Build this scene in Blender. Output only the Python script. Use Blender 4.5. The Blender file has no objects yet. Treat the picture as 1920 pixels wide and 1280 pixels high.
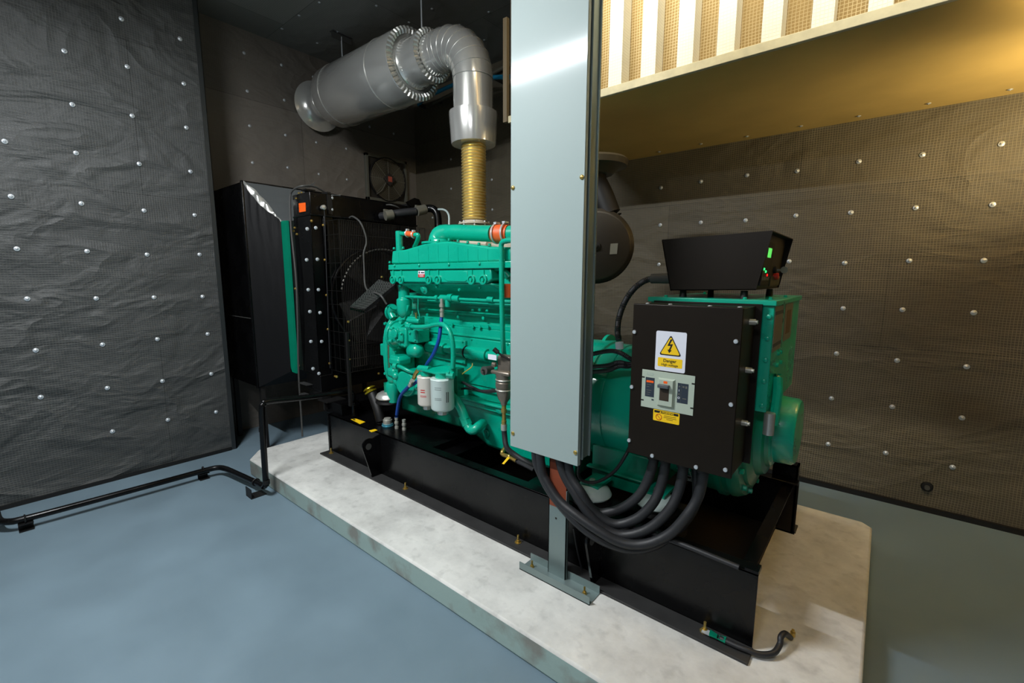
import bpy, bmesh, math, random
from mathutils import Vector, Matrix
random.seed(7)
PI = math.pi
SC = bpy.context.scene
COL = SC.collection
V = Vector

# ------------------------------------------------------------------ camera
F, PIT, YAW, ROLL, H = 845.85, 0.142393, -0.689834, 0.00236, 1.65
cy_, sy_, cp_, sp_ = math.cos(YAW), math.sin(YAW), math.cos(PIT), math.sin(PIT)
FW = V((sy_*cp_, cy_*cp_, -sp_)); RT = V((cy_, -sy_, 0)); UP = RT.cross(FW)
_r = RT*math.cos(ROLL)+UP*math.sin(ROLL); _u = -RT*math.sin(ROLL)+UP*math.cos(ROLL)
RT, UP = _r, _u
CAM = V((0, 0, H))
def P(px, py, ax, v):
    """point of the plane ax = v that a survey sighting (px, py) from the camera position hits"""
    d = RT*((px-960)/F) - UP*((py-640)/F) + FW
    i = 'xyz'.index(ax)
    return CAM + d*((v-CAM[i])/d[i])
cd = bpy.data.cameras.new('camera'); cam = bpy.data.objects.new('camera', cd); COL.objects.link(cam)
cd.sensor_width = 36; cd.lens = F/1920*36; cd.clip_start = .05; cd.clip_end = 60
cam.matrix_world = Matrix.Translation(CAM) @ Matrix((RT, UP, -FW)).transposed().to_4x4()
SC.camera = cam

# ------------------------------------------------------------------ materials
def lin(c):
    return tuple(((x/255)/12.92 if x/255 <= .04045 else ((x/255+.055)/1.055)**2.4) for x in c)+(1,)
def mat(name, rgb, rough=.5, metal=0, noise=0, nscale=8, bump=0, bscale=40, emit=None, estr=1, coat=0, spec=.5, stretch=(1,1,1), rvar=0):
    m = bpy.data.materials.new(name); m.use_nodes = True
    n = m.node_tree.nodes; l = m.node_tree.links; b = n['Principled BSDF']
    b.inputs['Roughness'].default_value = rough; b.inputs['Metallic'].default_value = metal
    b.inputs['Coat Weight'].default_value = coat; b.inputs['Specular IOR Level'].default_value = spec
    c = lin(rgb); b.inputs['Base Color'].default_value = c
    tc = n.new('ShaderNodeTexCoord'); mp = n.new('ShaderNodeMapping'); mp.inputs['Scale'].default_value = stretch
    l.new(tc.outputs['Object'], mp.inputs['Vector'])
    if noise or rvar:
        t = n.new('ShaderNodeTexNoise'); t.inputs['Scale'].default_value = nscale; t.inputs['Detail'].default_value = 6
        l.new(mp.outputs[0], t.inputs['Vector'])
        if noise:
            r = n.new('ShaderNodeValToRGB')
            r.color_ramp.elements[0].position = .3; r.color_ramp.elements[1].position = .7
            r.color_ramp.elements[0].color = tuple(x*(1-noise) for x in c[:3])+(1,)
            r.color_ramp.elements[1].color = tuple(min(1, x*(1+noise)) for x in c[:3])+(1,)
            l.new(t.outputs['Fac'], r.inputs[0]); l.new(r.outputs[0], b.inputs['Base Color'])
        if rvar:
            mr = n.new('ShaderNodeMapRange'); mr.inputs['To Min'].default_value = max(.02, rough-rvar); mr.inputs['To Max'].default_value = rough+rvar
            mr.inputs['From Min'].default_value = .3; mr.inputs['From Max'].default_value = .7
            l.new(t.outputs['Fac'], mr.inputs['Value']); l.new(mr.outputs[0], b.inputs['Roughness'])
    if bump:
        t2 = n.new('ShaderNodeTexNoise'); t2.inputs['Scale'].default_value = bscale; t2.inputs['Detail'].default_value = 4
        l.new(mp.outputs[0], t2.inputs['Vector'])
        bp = n.new('ShaderNodeBump'); bp.inputs['Strength'].default_value = bump; bp.inputs['Distance'].default_value = .01
        l.new(t2.outputs['Fac'], bp.inputs['Height']); l.new(bp.outputs[0], b.inputs['Normal'])
    if emit:
        b.inputs['Emission Color'].default_value = lin(emit); b.inputs['Emission Strength'].default_value = estr
    return m

def fabric(name, rgb, axes, rough=.5, wire=(120, 118, 105), wr=1.0, amp=.03, panel=1.15, wirek=.5, pitch=.0165, smooth=False):
    """black acoustic cloth held under square wire netting, wrinkled, with lapped sheets"""
    m = bpy.data.materials.new(name); m.use_nodes = True
    n = m.node_tree.nodes; l = m.node_tree.links; b = n['Principled BSDF']
    tc = n.new('ShaderNodeTexCoord'); sx = n.new('ShaderNodeSeparateXYZ'); l.new(tc.outputs['Object'], sx.inputs[0])
    def math_(op, a, bb=None, cc=None):
        q = n.new('ShaderNodeMath'); q.operation = op
        for i, x in enumerate((a, bb, cc)):
            if x is None: continue
            if isinstance(x, (int, float)): q.inputs[i].default_value = x
            else: l.new(x, q.inputs[i])
        return q.outputs[0]
    lines = None
    tn = n.new('ShaderNodeTexNoise'); tn.inputs['Scale'].default_value = 2.2; tn.inputs['Detail'].default_value = 2
    l.new(tc.outputs['Object'], tn.inputs['Vector'])
    for a in axes:
        c = math_('ADD', sx.outputs[a], math_('MULTIPLY', tn.outputs['Fac'], .03))
        fr = math_('FRACT', math_('MULTIPLY', c, 1/pitch))
        d = math_('ABSOLUTE', math_('SUBTRACT', fr, .5))
        s = n.new('ShaderNodeMapRange'); s.inputs['From Min'].default_value = .36; s.inputs['From Max'].default_value = .47
        l.new(d, s.inputs['Value'])
        lines = s.outputs[0] if lines is None else math_('MAXIMUM', lines, s.outputs[0])
    # how visible the netting is varies over the wall (pressed in or standing off the cloth)
    t3 = n.new('ShaderNodeTexNoise'); t3.inputs['Scale'].default_value = 1.6; t3.inputs['Detail'].default_value = 4
    l.new(tc.outputs['Object'], t3.inputs['Vector'])
    mr3 = n.new('ShaderNodeMapRange'); mr3.inputs['From Min'].default_value = .35; mr3.inputs['From Max'].default_value = .65
    mr3.inputs['To Min'].default_value = .45*wirek; mr3.inputs['To Max'].default_value = wirek
    l.new(t3.outputs['Fac'], mr3.inputs['Value'])
    wf = math_('MULTIPLY', lines, mr3.outputs[0])
    # lapped sheets: large patches of slightly different tone
    vo = n.new('ShaderNodeTexBrick'); vo.inputs['Scale'].default_value = 1; vo.offset = .37
    vo.inputs['Brick Width'].default_value = panel*1.4; vo.inputs['Row Height'].default_value = panel; vo.inputs['Mortar Size'].default_value = .003
    vo.inputs['Color1'].default_value = (.82,.82,.82,1); vo.inputs['Color2'].default_value = (1.15,1.15,1.15,1); vo.inputs['Mortar'].default_value = (.5,.5,.5,1)
    cb = n.new('ShaderNodeCombineXYZ'); l.new(sx.outputs[axes[0]], cb.inputs[0]); l.new(sx.outputs[axes[1]], cb.inputs[1])
    l.new(cb.outputs[0], vo.inputs['Vector'])
    mx = n.new('ShaderNodeMix'); mx.data_type = 'RGBA'; mx.blend_type = 'MULTIPLY'; mx.inputs[0].default_value = 1
    mx.inputs['A'].default_value = lin(rgb); l.new(vo.outputs['Color'], mx.inputs['B'])
    m2 = n.new('ShaderNodeMix'); m2.data_type = 'RGBA'; l.new(wf, m2.inputs[0])
    l.new(mx.outputs['Result'], m2.inputs['A']); m2.inputs['B'].default_value = lin(wire)
    l.new(m2.outputs['Result'], b.inputs['Base Color'])
    b.inputs['Roughness'].default_value = rough
    # wrinkles: warped folds + sag
    mp = n.new('ShaderNodeMapping'); mp.inputs['Rotation'].default_value = (.35, .3, .2); mp.inputs['Scale'].default_value = (1, 1, 2.1)
    l.new(tc.outputs['Object'], mp.inputs['Vector'])
    w1 = n.new('ShaderNodeTexNoise'); w1.inputs['Scale'].default_value = 1.0*wr; w1.inputs['Detail'].default_value = 3
    w1.inputs['Distortion'].default_value = .7; l.new(mp.outputs[0], w1.inputs['Vector'])
    rid = math_('ABSOLUTE', math_('SUBTRACT', w1.outputs['Fac'], .5))
    rid = math_('SUBTRACT', 1, math_('SMOOTH_MIN', math_('MULTIPLY', rid, 9), 1, .3))
    w2 = n.new('ShaderNodeTexNoise'); w2.inputs['Scale'].default_value = 3.2*wr; w2.inputs['Detail'].default_value = 3
    w2.inputs['Distortion'].default_value = .5; l.new(mp.outputs[0], w2.inputs['Vector'])
    hsum = math_('ADD', math_('MULTIPLY', rid, .28), math_('MULTIPLY', w2.outputs['Fac'], .55))
    bp = n.new('ShaderNodeBump'); bp.inputs['Strength'].default_value = 1; bp.inputs['Distance'].default_value = amp
    l.new(hsum, bp.inputs['Height'])
    bp2 = n.new('ShaderNodeBump'); bp2.inputs['Strength'].default_value = .5; bp2.inputs['Distance'].default_value = .0015
    l.new(lines, bp2.inputs['Height']); l.new(bp.outputs[0], bp2.inputs['Normal'])
    l.new((bp if smooth else bp2).outputs[0], b.inputs['Normal'])
    return m

M = {}
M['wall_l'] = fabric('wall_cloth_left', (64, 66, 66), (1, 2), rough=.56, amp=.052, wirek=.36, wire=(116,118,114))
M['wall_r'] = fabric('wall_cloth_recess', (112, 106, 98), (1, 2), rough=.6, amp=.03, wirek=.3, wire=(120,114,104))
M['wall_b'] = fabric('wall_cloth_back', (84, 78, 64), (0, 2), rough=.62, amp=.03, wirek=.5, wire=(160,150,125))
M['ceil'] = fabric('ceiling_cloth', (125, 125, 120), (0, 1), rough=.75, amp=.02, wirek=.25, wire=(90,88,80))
M['bulk'] = mat('bulkhead_board', (200, 170, 100), .6, noise=.08, nscale=3)
M['lip'] = mat('bulkhead_lip', (190, 182, 150), .6, noise=.1, nscale=20)
M['baffle_w'] = fabric('baffle_cloth', (232, 230, 215), (0, 2), rough=.8, amp=.004, wirek=.3, wire=(170,168,150), panel=9)
M['recess'] = fabric('recess_cloth', (150, 126, 78), (0, 2), rough=.8, amp=.006, wirek=.6, wire=(222,208,168), panel=9)
M['green'] = mat('green_enamel', (0, 168, 138), .3, noise=.06, nscale=6, coat=.35, rvar=.06, bump=.04, bscale=25)
M['green2'] = mat('deep_green_enamel', (0, 130, 100), .33, noise=.06, nscale=6, coat=.2, bump=.03, bscale=20)
M['black'] = mat('black_enamel', (7, 7, 8), .26, noise=.2, nscale=5, spec=.3, rvar=.08)
M['blackm'] = mat('black_satin', (12, 11, 11), .55, noise=.2, nscale=10)
M['blackb'] = mat('black_box_flare_tint', (24, 17, 9), .45, noise=.08, nscale=30, spec=.25)  # black paint with the brown veil of lens flare put into the colour
M['canvas'] = mat('black_sheeting', (10, 10, 12), .5, noise=.1, bump=.25, bscale=4, spec=.2)
M['rubber'] = mat('black_rubber', (36, 37, 40), .5, noise=.12, nscale=20, bump=.1)
M['greypl'] = mat('grey_plastic', (70, 70, 68), .6)
M['alu'] = mat('aluminium_cladding', (236, 236, 232), .18, metal=.68, bump=.06, bscale=2.5)
M['alub'] = mat('brushed_aluminium', (215, 215, 210), .3, metal=.7, noise=.06)
M['steel'] = mat('zinc_steel', (205, 205, 195), .3, metal=.6, noise=.1, nscale=30)
M['galv'] = mat('galvanised_bolt', (215, 222, 228), .35, metal=.5)
M['brass'] = mat('brass', (200, 172, 96), .3, metal=.8)
M['gold'] = mat('bronze_bellows', (236, 212, 140), .32, metal=.55, noise=.12, nscale=20)
M['grey'] = mat('grey_powder_coat', (160, 176, 174), .5, spec=.3, coat=.3)
M['grey'].node_tree.nodes['Principled BSDF'].inputs['Coat Roughness'].default_value = .1
M['greyd'] = mat('grey_powder_coat_edge', (128, 144, 143), .35, metal=.4)
M['rust'] = mat('red_oxide_primer', (128, 60, 34), .7, noise=.15)
M['orange'] = mat('orange_silicone', (226, 96, 40), .5)
M['orangel'] = mat('orange_label', (255, 100, 20), .5)
M['blue'] = mat('blue_hose', (12, 66, 150), .4)
M['cyan'] = mat('cyan_pipe', (40, 160, 210), .45)
M['yellow'] = mat('yellow_label', (250, 205, 20), .5)
M['white'] = mat('white_label', (228, 230, 240), .45)
M['cream'] = mat('filter_cream', (222, 215, 205), .35, coat=.3)
M['filterw'] = mat('filter_white', (205, 222, 218), .35, coat=.3)
M['plate'] = mat('breaker_plate', (178, 190, 174), .5)
M['ink'] = mat('black_ink', (18, 16, 14), .6)
M['red'] = mat('red_ink', (200, 40, 36), .5)
M['navy'] = mat('dark_blue_label', (44, 54, 66), .5)
M['nameplate'] = mat('nameplate', (120, 118, 106), .4, metal=.3)
M['castg'] = mat('cast_aluminium', (140, 130, 118), .4, metal=.7, noise=.1, nscale=25)
M['heat'] = mat('heat_wrap', (200, 190, 170), .8, noise=.1, bump=.4)
M['yellowcap'] = mat('yellow_chromate', (190, 170, 40), .3, metal=.8)
M['lcd'] = mat('lit_green_display', (110, 230, 110), .4, emit=(90, 230, 100), estr=.9)
M['led_g'] = mat('lit_green_led', (60, 255, 120), .4, emit=(60, 255, 130), estr=1.5)
M['led_r'] = mat('lit_red_led', (255, 20, 20), .4, emit=(255, 20, 20), estr=1.5)
M['lamp'] = mat('lit_tube', (255, 255, 255), .4, emit=(235, 245, 255), estr=20)
M['lampw'] = mat('warm_fill_glow', (255, 220, 150), .4, emit=(255, 200, 110), estr=8)  # glow of the added warm fill lamps

def floor_mat():
    m = mat('floor_paint', (112, 132, 144), .42, noise=.09, nscale=2.2, bump=.05, bscale=6, rvar=.1)
    return m
def conc_mat():
    m = bpy.data.materials.new('concrete'); m.use_nodes = True
    n = m.node_tree.nodes; l = m.node_tree.links; b = n['Principled BSDF']; b.inputs['Roughness'].default_value = .85
    tc = n.new('ShaderNodeTexCoord')
    t = n.new('ShaderNodeTexNoise'); t.inputs['Scale'].default_value = 2.6; t.inputs['Detail'].default_value = 10; t.inputs['Roughness'].default_value = .65
    l.new(tc.outputs['Object'], t.inputs['Vector'])
    r = n.new('ShaderNodeValToRGB'); e = r.color_ramp.elements
    e[0].position = .3; e[0].color = lin((182, 182, 178)); e[1].position = .62; e[1].color = lin((222, 222, 217))
    l.new(t.outputs['Fac'], r.inputs[0])
    t2 = n.new('ShaderNodeTexNoise'); t2.inputs['Scale'].default_value = 14; t2.inputs['Detail'].default_value = 6; l.new(tc.outputs['Object'], t2.inputs['Vector'])
    r2 = n.new('ShaderNodeValToRGB'); r2.color_ramp.elements[0].position = .3; r2.color_ramp.elements[0].color = (.72,.72,.72,1); r2.color_ramp.elements[1].position = .45
    l.new(t2.outputs['Fac'], r2.inputs[0])
    mx = n.new('ShaderNodeMix'); mx.data_type = 'RGBA'; mx.blend_type = 'MULTIPLY'; mx.inputs[0].default_value = .6
    l.new(r.outputs[0], mx.inputs['A']); l.new(r2.outputs[0], mx.inputs['B'])
    # painted side faces: pale green-grey, scuffed
    ge = n.new('ShaderNodeNewGeometry'); sp = n.new('ShaderNodeSeparateXYZ'); l.new(ge.outputs['True Normal'], sp.inputs[0])
    lt = n.new('ShaderNodeMath'); lt.operation = 'LESS_THAN'; lt.inputs[1].default_value = .35; l.new(sp.outputs[2], lt.inputs[0])
    r3 = n.new('ShaderNodeValToRGB'); r3.color_ramp.elements[0].position = .36; r3.color_ramp.elements[0].color = lin((138,140,132)); r3.color_ramp.elements[1].position = .5; r3.color_ramp.elements[1].color = lin((158,180,174))
    t4 = n.new('ShaderNodeTexNoise'); t4.inputs['Scale'].default_value = 5; t4.inputs['Detail'].default_value = 8; l.new(tc.outputs['Object'], t4.inputs['Vector']); l.new(t4.outputs['Fac'], r3.inputs[0])
    m2 = n.new('ShaderNodeMix'); m2.data_type = 'RGBA'; l.new(lt.outputs[0], m2.inputs[0]); l.new(mx.outputs['Result'], m2.inputs['A']); l.new(r3.outputs[0], m2.inputs['B'])
    l.new(m2.outputs['Result'], b.inputs['Base Color'])
    bp = n.new('ShaderNodeBump'); bp.inputs['Strength'].default_value = .35; bp.inputs['Distance'].default_value = .008
    l.new(t2.outputs['Fac'], bp.inputs['Height']); l.new(bp.outputs[0], b.inputs['Normal'])
    return m
M['floor'] = floor_mat(); M['conc'] = conc_mat()

# ------------------------------------------------------------------ mesh building
def frame(d):
    d = d.normalized(); a = V((0,0,1)) if abs(d.z) < .9 else V((1,0,0))
    x = d.cross(a).normalized(); y = x.cross(d).normalized()
    return x, y
def catmull(pts, k=6):
    pts = [V(p) for p in pts]
    if len(pts) < 3: return pts
    out = []; ext = [pts[0]*2-pts[1]]+pts+[pts[-1]*2-pts[-2]]
    for i in range(1, len(ext)-2):
        p0, p1, p2, p3 = ext[i-1:i+3]
        for j in range(k):
            t = j/k
            out.append(.5*((2*p1)+(-p0+p2)*t+(2*p0-5*p1+4*p2-p3)*t*t+(-p0+3*p1-3*p2+p3)*t**3))
    out.append(pts[-1]); return out
class MB:
    def __init__(s): s.v = []; s.f = []
    def add(s, vs, fs):
        b = len(s.v); s.v += [V(x) for x in vs]; s.f += [[i+b for i in f] for f in fs]; return s
    def box(s, a, b, rz=0):
        x0, y0, z0 = [min(a[i], b[i]) for i in range(3)]; x1, y1, z1 = [max(a[i], b[i]) for i in range(3)]
        vs = [V(p) for p in ((x0,y0,z0),(x1,y0,z0),(x1,y1,z0),(x0,y1,z0),(x0,y0,z1),(x1,y0,z1),(x1,y1,z1),(x0,y1,z1))]
        if rz:
            c = V(((x0+x1)/2, (y0+y1)/2, 0)); R = Matrix.Rotation(rz, 3, 'Z'); vs = [R@(p-c)+c for p in vs]
        return s.add(vs, [(0,3,2,1),(4,5,6,7),(0,1,5,4),(1,2,6,5),(2,3,7,6),(3,0,4,7)])
    def cbox(s, c, d): return s.box([c[i]-d[i]/2 for i in range(3)], [c[i]+d[i]/2 for i in range(3)])
    def hexa(s, q0, q1):   # two matching quads
        return s.add(list(q0)+list(q1), [(3,2,1,0),(4,5,6,7),(0,1,5,4),(1,2,6,5),(2,3,7,6),(3,0,4,7)])
    def poly(s, pts, ext):
        n = len(pts); e = V(ext); pts = [V(p) for p in pts]
        return s.add(pts+[p+e for p in pts], [list(range(n))[::-1], list(range(n, 2*n))]+[(i, (i+1) % n, (i+1) % n+n, i+n) for i in range(n)])
    def lathe(s, p0, axis, prof, seg=24, caps=True, a0=0, a1=2*PI):
        """prof: list of (distance along axis, radius)"""
        p0 = V(p0); ax = V(axis).normalized(); x, y = frame(ax); full = abs(a1-a0-2*PI) < 1e-4
        vs = []; fs = []; n = seg if full else seg+1
        for (d, r) in prof:
            for i in range(n):
                t = a0+(a1-a0)*i/seg; vs.append(p0+ax*d+(x*math.cos(t)+y*math.sin(t))*max(r, 1e-5))
        for k in range(len(prof)-1):
            for i in range(seg if full else seg):
                j = (i+1) % n; fs.append((k*n+i, k*n+j, (k+1)*n+j, (k+1)*n+i))
        if caps and full:
            fs.append(list(range(n))[::-1]); fs.append([(len(prof)-1)*n+i for i in range(n)])
        return s.add(vs, fs)
    def cyl(s, p0, p1, r, r2=None, seg=20):
        p0 = V(p0); p1 = V(p1); return s.lathe(p0, p1-p0, [(0, r), ((p1-p0).length, r if r2 is None else r2)], seg)
    def tube(s, pts, r, seg=10, k=6, smooth=True, rf=None):
        pts = catmull(pts, k) if smooth else [V(p) for p in pts]
        n = len(pts); vs = []; fs = []; x = None
        for i, p in enumerate(pts):
            t = (pts[min(i+1, n-1)]-pts[max(i-1, 0)]).normalized()
            if x is None: x, y = frame(t)
            else:
                x = (x-t*x.dot(t)).normalized(); y = t.cross(x)
            rr = r if rf is None else rf(i/(n-1))*r
            for j in range(seg):
                a = 2*PI*j/seg; vs.append(p+(x*math.cos(a)+y*math.sin(a))*rr)
        for i in range(n-1):
            for j in range(seg):
                q = (j+1) % seg; fs.append((i*seg+j, i*seg+q, (i+1)*seg+q, (i+1)*seg+j))
        fs.append(list(range(seg))[::-1]); fs.append([(n-1)*seg+j for j in range(seg)])
        return s.add(vs, fs)
    def ball(s, c, r, sz=1, seg=12, rings=7):
        return s.lathe(V(c)-V((0,0,r*sz)), (0,0,1), [(r*sz*(1-math.cos(PI*k/rings)), r*math.sin(PI*k/rings)) for k in range(rings+1)], seg)
    def torus(s, c, axis, R, r, seg=32, cs=8):
        c = V(c); ax = V(axis).normalized(); x, y = frame(ax)
        vs = []; fs = []
        for i in range(seg):
            a = 2*PI*i/seg; d = x*math.cos(a)+y*math.sin(a)
            for j in range(cs):
                b = 2*PI*j/cs; vs.append(c+d*(R+r*math.cos(b))+ax*r*math.sin(b))
        for i in range(seg):
            for j in range(cs):
                i2 = (i+1) % seg; j2 = (j+1) % cs; fs.append((i*cs+j, i2*cs+j, i2*cs+j2, i*cs+j2))
        return s.add(vs, fs)
    def bolt(s, p, d, r=.008, h=.008):   # hex head with washer, sitting at p and looking along d
        d = V(d).normalized(); s.lathe(V(p)-d*.001, d, [(0, r*1.25), (.003, r*1.25)], 12); return s.lathe(p, d, [(.001, r), (h, r), (h+.002, r*.7)], 6)
ORG = {}
def build(mb, name, m, parent=None, bevel=0, smooth=40, org=None):
    me = bpy.data.meshes.new(name)
    if parent is not None: o0 = ORG[parent.name]
    elif org is not None: o0 = V(org)
    else:
        xs = [v.x for v in mb.v]; ys = [v.y for v in mb.v]; zs = [v.z for v in mb.v]
        o0 = V(((min(xs)+max(xs))/2, (min(ys)+max(ys))/2, min(zs)))
    me.from_pydata([v-o0 for v in mb.v], [], mb.f)
    bm = bmesh.new(); bm.from_mesh(me); bmesh.ops.recalc_face_normals(bm, faces=bm.faces); bm.to_mesh(me); bm.free()
    for p in me.polygons: p.use_smooth = True
    me.set_sharp_from_angle(angle=math.radians(smooth))
    me.materials.append(M[m] if isinstance(m, str) else m)
    o = bpy.data.objects.new(name, me); COL.objects.link(o)
    if parent is not None: o.parent = parent
    else: o.location = o0
    ORG[o.name] = o0
    if bevel:
        b = o.modifiers.new('bevel', 'BEVEL'); b.width = bevel; b.segments = 2; b.limit_method = 'ANGLE'; b.angle_limit = math.radians(45)
    return o
def tag(o, label=None, cat=None, group=None, kind=None):
    if label: o['label'] = label
    if cat: o['category'] = cat
    if group: o['group'] = group
    if kind: o['kind'] = kind
    return o
def empty(name, loc, label, cat, group=None, kind=None):
    o = bpy.data.objects.new(name, None); COL.objects.link(o); o.location = loc; o.empty_display_size = .1
    ORG[o.name] = V(loc); return tag(o, label, cat, group, kind)
def copy_part(src, name, parent, d):
    """a copy of a part, moved by d inside the same thing"""
    c = src.copy(); c.name = name; COL.objects.link(c); c.parent = parent; c.location = src.location+V(d)
    ORG[c.name] = ORG[src.name]; return c
def text(body, name, m, parent, loc, rot, size, off=0, align='CENTER', sx=1):
    cu = bpy.data.curves.new(name, 'FONT'); cu.body = body; cu.size = size; cu.extrude = .0004; cu.offset = off
    cu.align_x = align; cu.align_y = 'CENTER'; cu.materials.append(M[m])
    tmp = bpy.data.objects.new('tmp', cu); COL.objects.link(tmp)
    dg = bpy.context.evaluated_depsgraph_get(); me = bpy.data.meshes.new_from_object(tmp.evaluated_get(dg))
    bpy.data.objects.remove(tmp); bpy.data.curves.remove(cu); me.name = name
    if not me.materials: me.materials.append(M[m])
    o = bpy.data.objects.new(name, me); COL.objects.link(o); o.parent = parent
    o.location = V(loc)-ORG[parent.name]; o.rotation_euler = rot; o.scale = (sx, 1, 1); ORG[o.name] = V(loc); return o
FACE_Y = (PI/2, 0, 0)         # text that reads from -Y
FACE_X = (PI/2, 0, PI/2)      # text that reads from +X

# ================================================================== SETTING
CE = 4.105; XW = -5.235; YB = 4.22; XL = -4.71; YL = 1.52
def struct(mb, name, m, bevel=0): return tag(build(mb, name, m, org=(0,0,0), bevel=bevel), kind='structure')
struct(MB().box((-5.5,-3.6,-.12), (3.4,4.5,0)), 'floor', 'floor')
ceiling = struct(MB().box((-5.5,-3.6,CE), (3.4,4.5,CE+.12)), 'ceiling', 'ceil')
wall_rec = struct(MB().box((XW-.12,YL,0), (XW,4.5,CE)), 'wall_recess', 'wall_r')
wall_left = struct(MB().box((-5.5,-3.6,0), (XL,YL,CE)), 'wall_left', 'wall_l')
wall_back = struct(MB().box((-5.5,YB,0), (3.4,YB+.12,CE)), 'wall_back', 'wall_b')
M['paint'] = mat('pale_wall_paint', (170,170,165), .7)
struct(MB().box((3.2,-3.6,0), (3.32,4.5,CE)), 'wall_right', 'wall_b')
struct(MB().box((-5.5,-3.6,0), (3.4,-3.5,CE)), 'wall_front', 'paint')
# thin edge angle on the corner of the projecting wall
struct(MB().box((XL,YL-.035,0), (XL+.004,YL+.004,CE)).box((XL-.04,YL,0), (XL+.004,YL+.004,CE)), 'trim_1', mat('edge_angle', (52,56,58), .4, metal=.4))
struct(MB().box((-2,YB-.03,0), (3.2,YB+.0,.035)), 'baseboard_back', 'blackm')
struct(MB().box((XL,-3.4,0), (XL+.012,YL-.04,.03)), 'baseboard_left', 'blackm')

# washers that pin the cloth
wm = MB(); wm.lathe((0,0,0), (0,0,1), [(0,.0165),(.003,.017),(.005,.013),(.004,.006),(.009,.005),(.010,.001)], 16)
wme = bpy.data.meshes.new('fixing_washer'); wme.from_pydata(wm.v, [], wm.f); wme.materials.append(M['galv'])
for p in wme.polygons: p.use_smooth = True
def washer(parent, p, nrm, s=1):
    o = bpy.data.objects.new('fixing_washer', wme); COL.objects.link(o); o.parent = parent
    j = V([random.uniform(-.012,.012) if abs(nrm[i]) < .5 else 0 for i in range(3)])
    o.location = V(p)+j; o.rotation_euler = V(nrm).to_track_quat('Z','Y').to_euler(); o.scale = (s,s,s)
for i in range(4):
    for j in range(11):
        y = 1.37-.362*i; z = 3.96-.355*j
        if i == 3 and j not in (4,5,6,7,8,9): continue
        washer(wall_left, (XL+.001, y, z), (1,0,0))
for i in range(6):
    for j in range(6):
        y = 2.085+.357*i; z = 3.885-.352*j
        if 3.3 < y < 4.1 and 2.55 < z < 3.25: continue
        if y > 4.1 or (j > 3 and y > 3): continue
        washer(wall_rec, (XW+.001, y, z), (1,0,0), .9)
for i in range(6):
    for j in range(6):
        if (i+j*3) % 7 == 5: continue
        washer(ceiling, (-4.9+.355*i, 2.33+.36*j, CE-.001), (0,0,-1), .8)
for i in range(8):
    for j in range(7):
        x = -1.69+.3595*i; z = 2.475-.353*j
        if i == 7 and (j > 3 or j == 0): continue
        if -.75 < x < -.45 and z < 1.7 or (x < -.9 and z < 1.3): continue
        washer(wall_back, (x, YB-.001, z), (0,-1,0))
for (x, z) in ((-4.52,3.156),(-3.805,2.804),(-4.53,2.79),(-3.8,2.46),(-4.17,2.8),(-4.9,2.45),(-4.16,3.16)):
    washer(wall_back, (x, YB-.001, z), (0,-1,0), .9)

# bulkhead with sound baffles over the generator
BX = -2.25; BZ = 2.763
bulk = struct(MB().box((BX,2.70,BZ), (3.2,YB,BZ+.03)), 'wall_bulkhead', 'bulk')
build(MB().box((BX,2.70,BZ+.03), (BX+.02,YB,CE)), 'end_board', mat('end_board_brown',(70,60,44),.6), bulk)
build(MB().box((BX,2.675,BZ), (3.2,2.70,BZ+.048)), 'edge_lip', 'lip', bulk, bevel=.003)
build(MB().box((BX,2.82,BZ+.03), (3.2,2.84,CE)), 'baffle_cavity', 'recess', bulk)
for k in range(22):
    x = -1.888+.2135*k
    if x > 3: break
    build(MB().box((x,2.71,BZ+.032), (x+.088,2.815,CE)), 'sound_baffle', 'baffle_w', bulk)
for i in range(8): washer(bulk, (-1.69+.3595*i, YB-.12, BZ-.001), (0,0,-1), .8)
build(MB().box((-2.285,2.66,2.77), (-2.25,2.69,3.47)), 'angle_strip', mat('brown_angle',(96,84,62),.5), bulk)

# ================================================================== PLINTH
PZ = .14
ch = .1
x0, x1, y0, y1 = -4.13, .066, 1.375, 3.43
pl = MB().poly([(x0,y0+.13,0),(x0+.16,y0,0),(x1-.02,y0,0),(x1,y0+.02,0),(x1,y1-.05,0),(x1-.05,y1,0),(x0+.05,y1,0),(x0,y1-.05,0)], (0,0,PZ))
tag(build(pl, 'concrete_plinth', 'conc', bevel=.012), 'long pale concrete plinth with painted sides under the generator set', 'concrete plinth')

# ================================================================== BASE FRAME / TANK
base = empty('base_frame', (-1.95,2.45,PZ), 'long black steel base frame with fuel tank lying on the concrete plinth', 'base frame')
RZ = .475
def rail(yw, s):
    m = MB()
    X0, X1 = -3.62, -.29
    m.box((X0,yw,PZ), (X1,yw+s*.008,RZ))                                   # web
    m.box((X0,yw,RZ-.01), (X1,yw+s*.07,RZ))
    return m
M['dusty'] = mat('dusty_black', (46,46,46), .6, noise=.2, nscale=9)
for yw, s_ in ((1.9,1),(3.0,-1)): build(MB().box((-3.62,yw-s_*.098,PZ), (-.285,yw-s_*.001,PZ+.012)), 'bottom_flange', 'dusty', base, bevel=.002)
build(rail(1.9, 1), 'side_rail', 'black', base, bevel=.002)
build(rail(3.0, -1), 'side_rail', 'black', base, bevel=.002)
# tank body between the rails at the radiator end
build(MB().box((-3.62,1.915,PZ+.03), (-2.35,2.985,RZ-.004)), 'fuel_tank', 'black', base, bevel=.004)
build(MB().box((-3.63,1.89,PZ), (-3.61,3.01,RZ)), 'end_plate', 'black', base)
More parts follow.
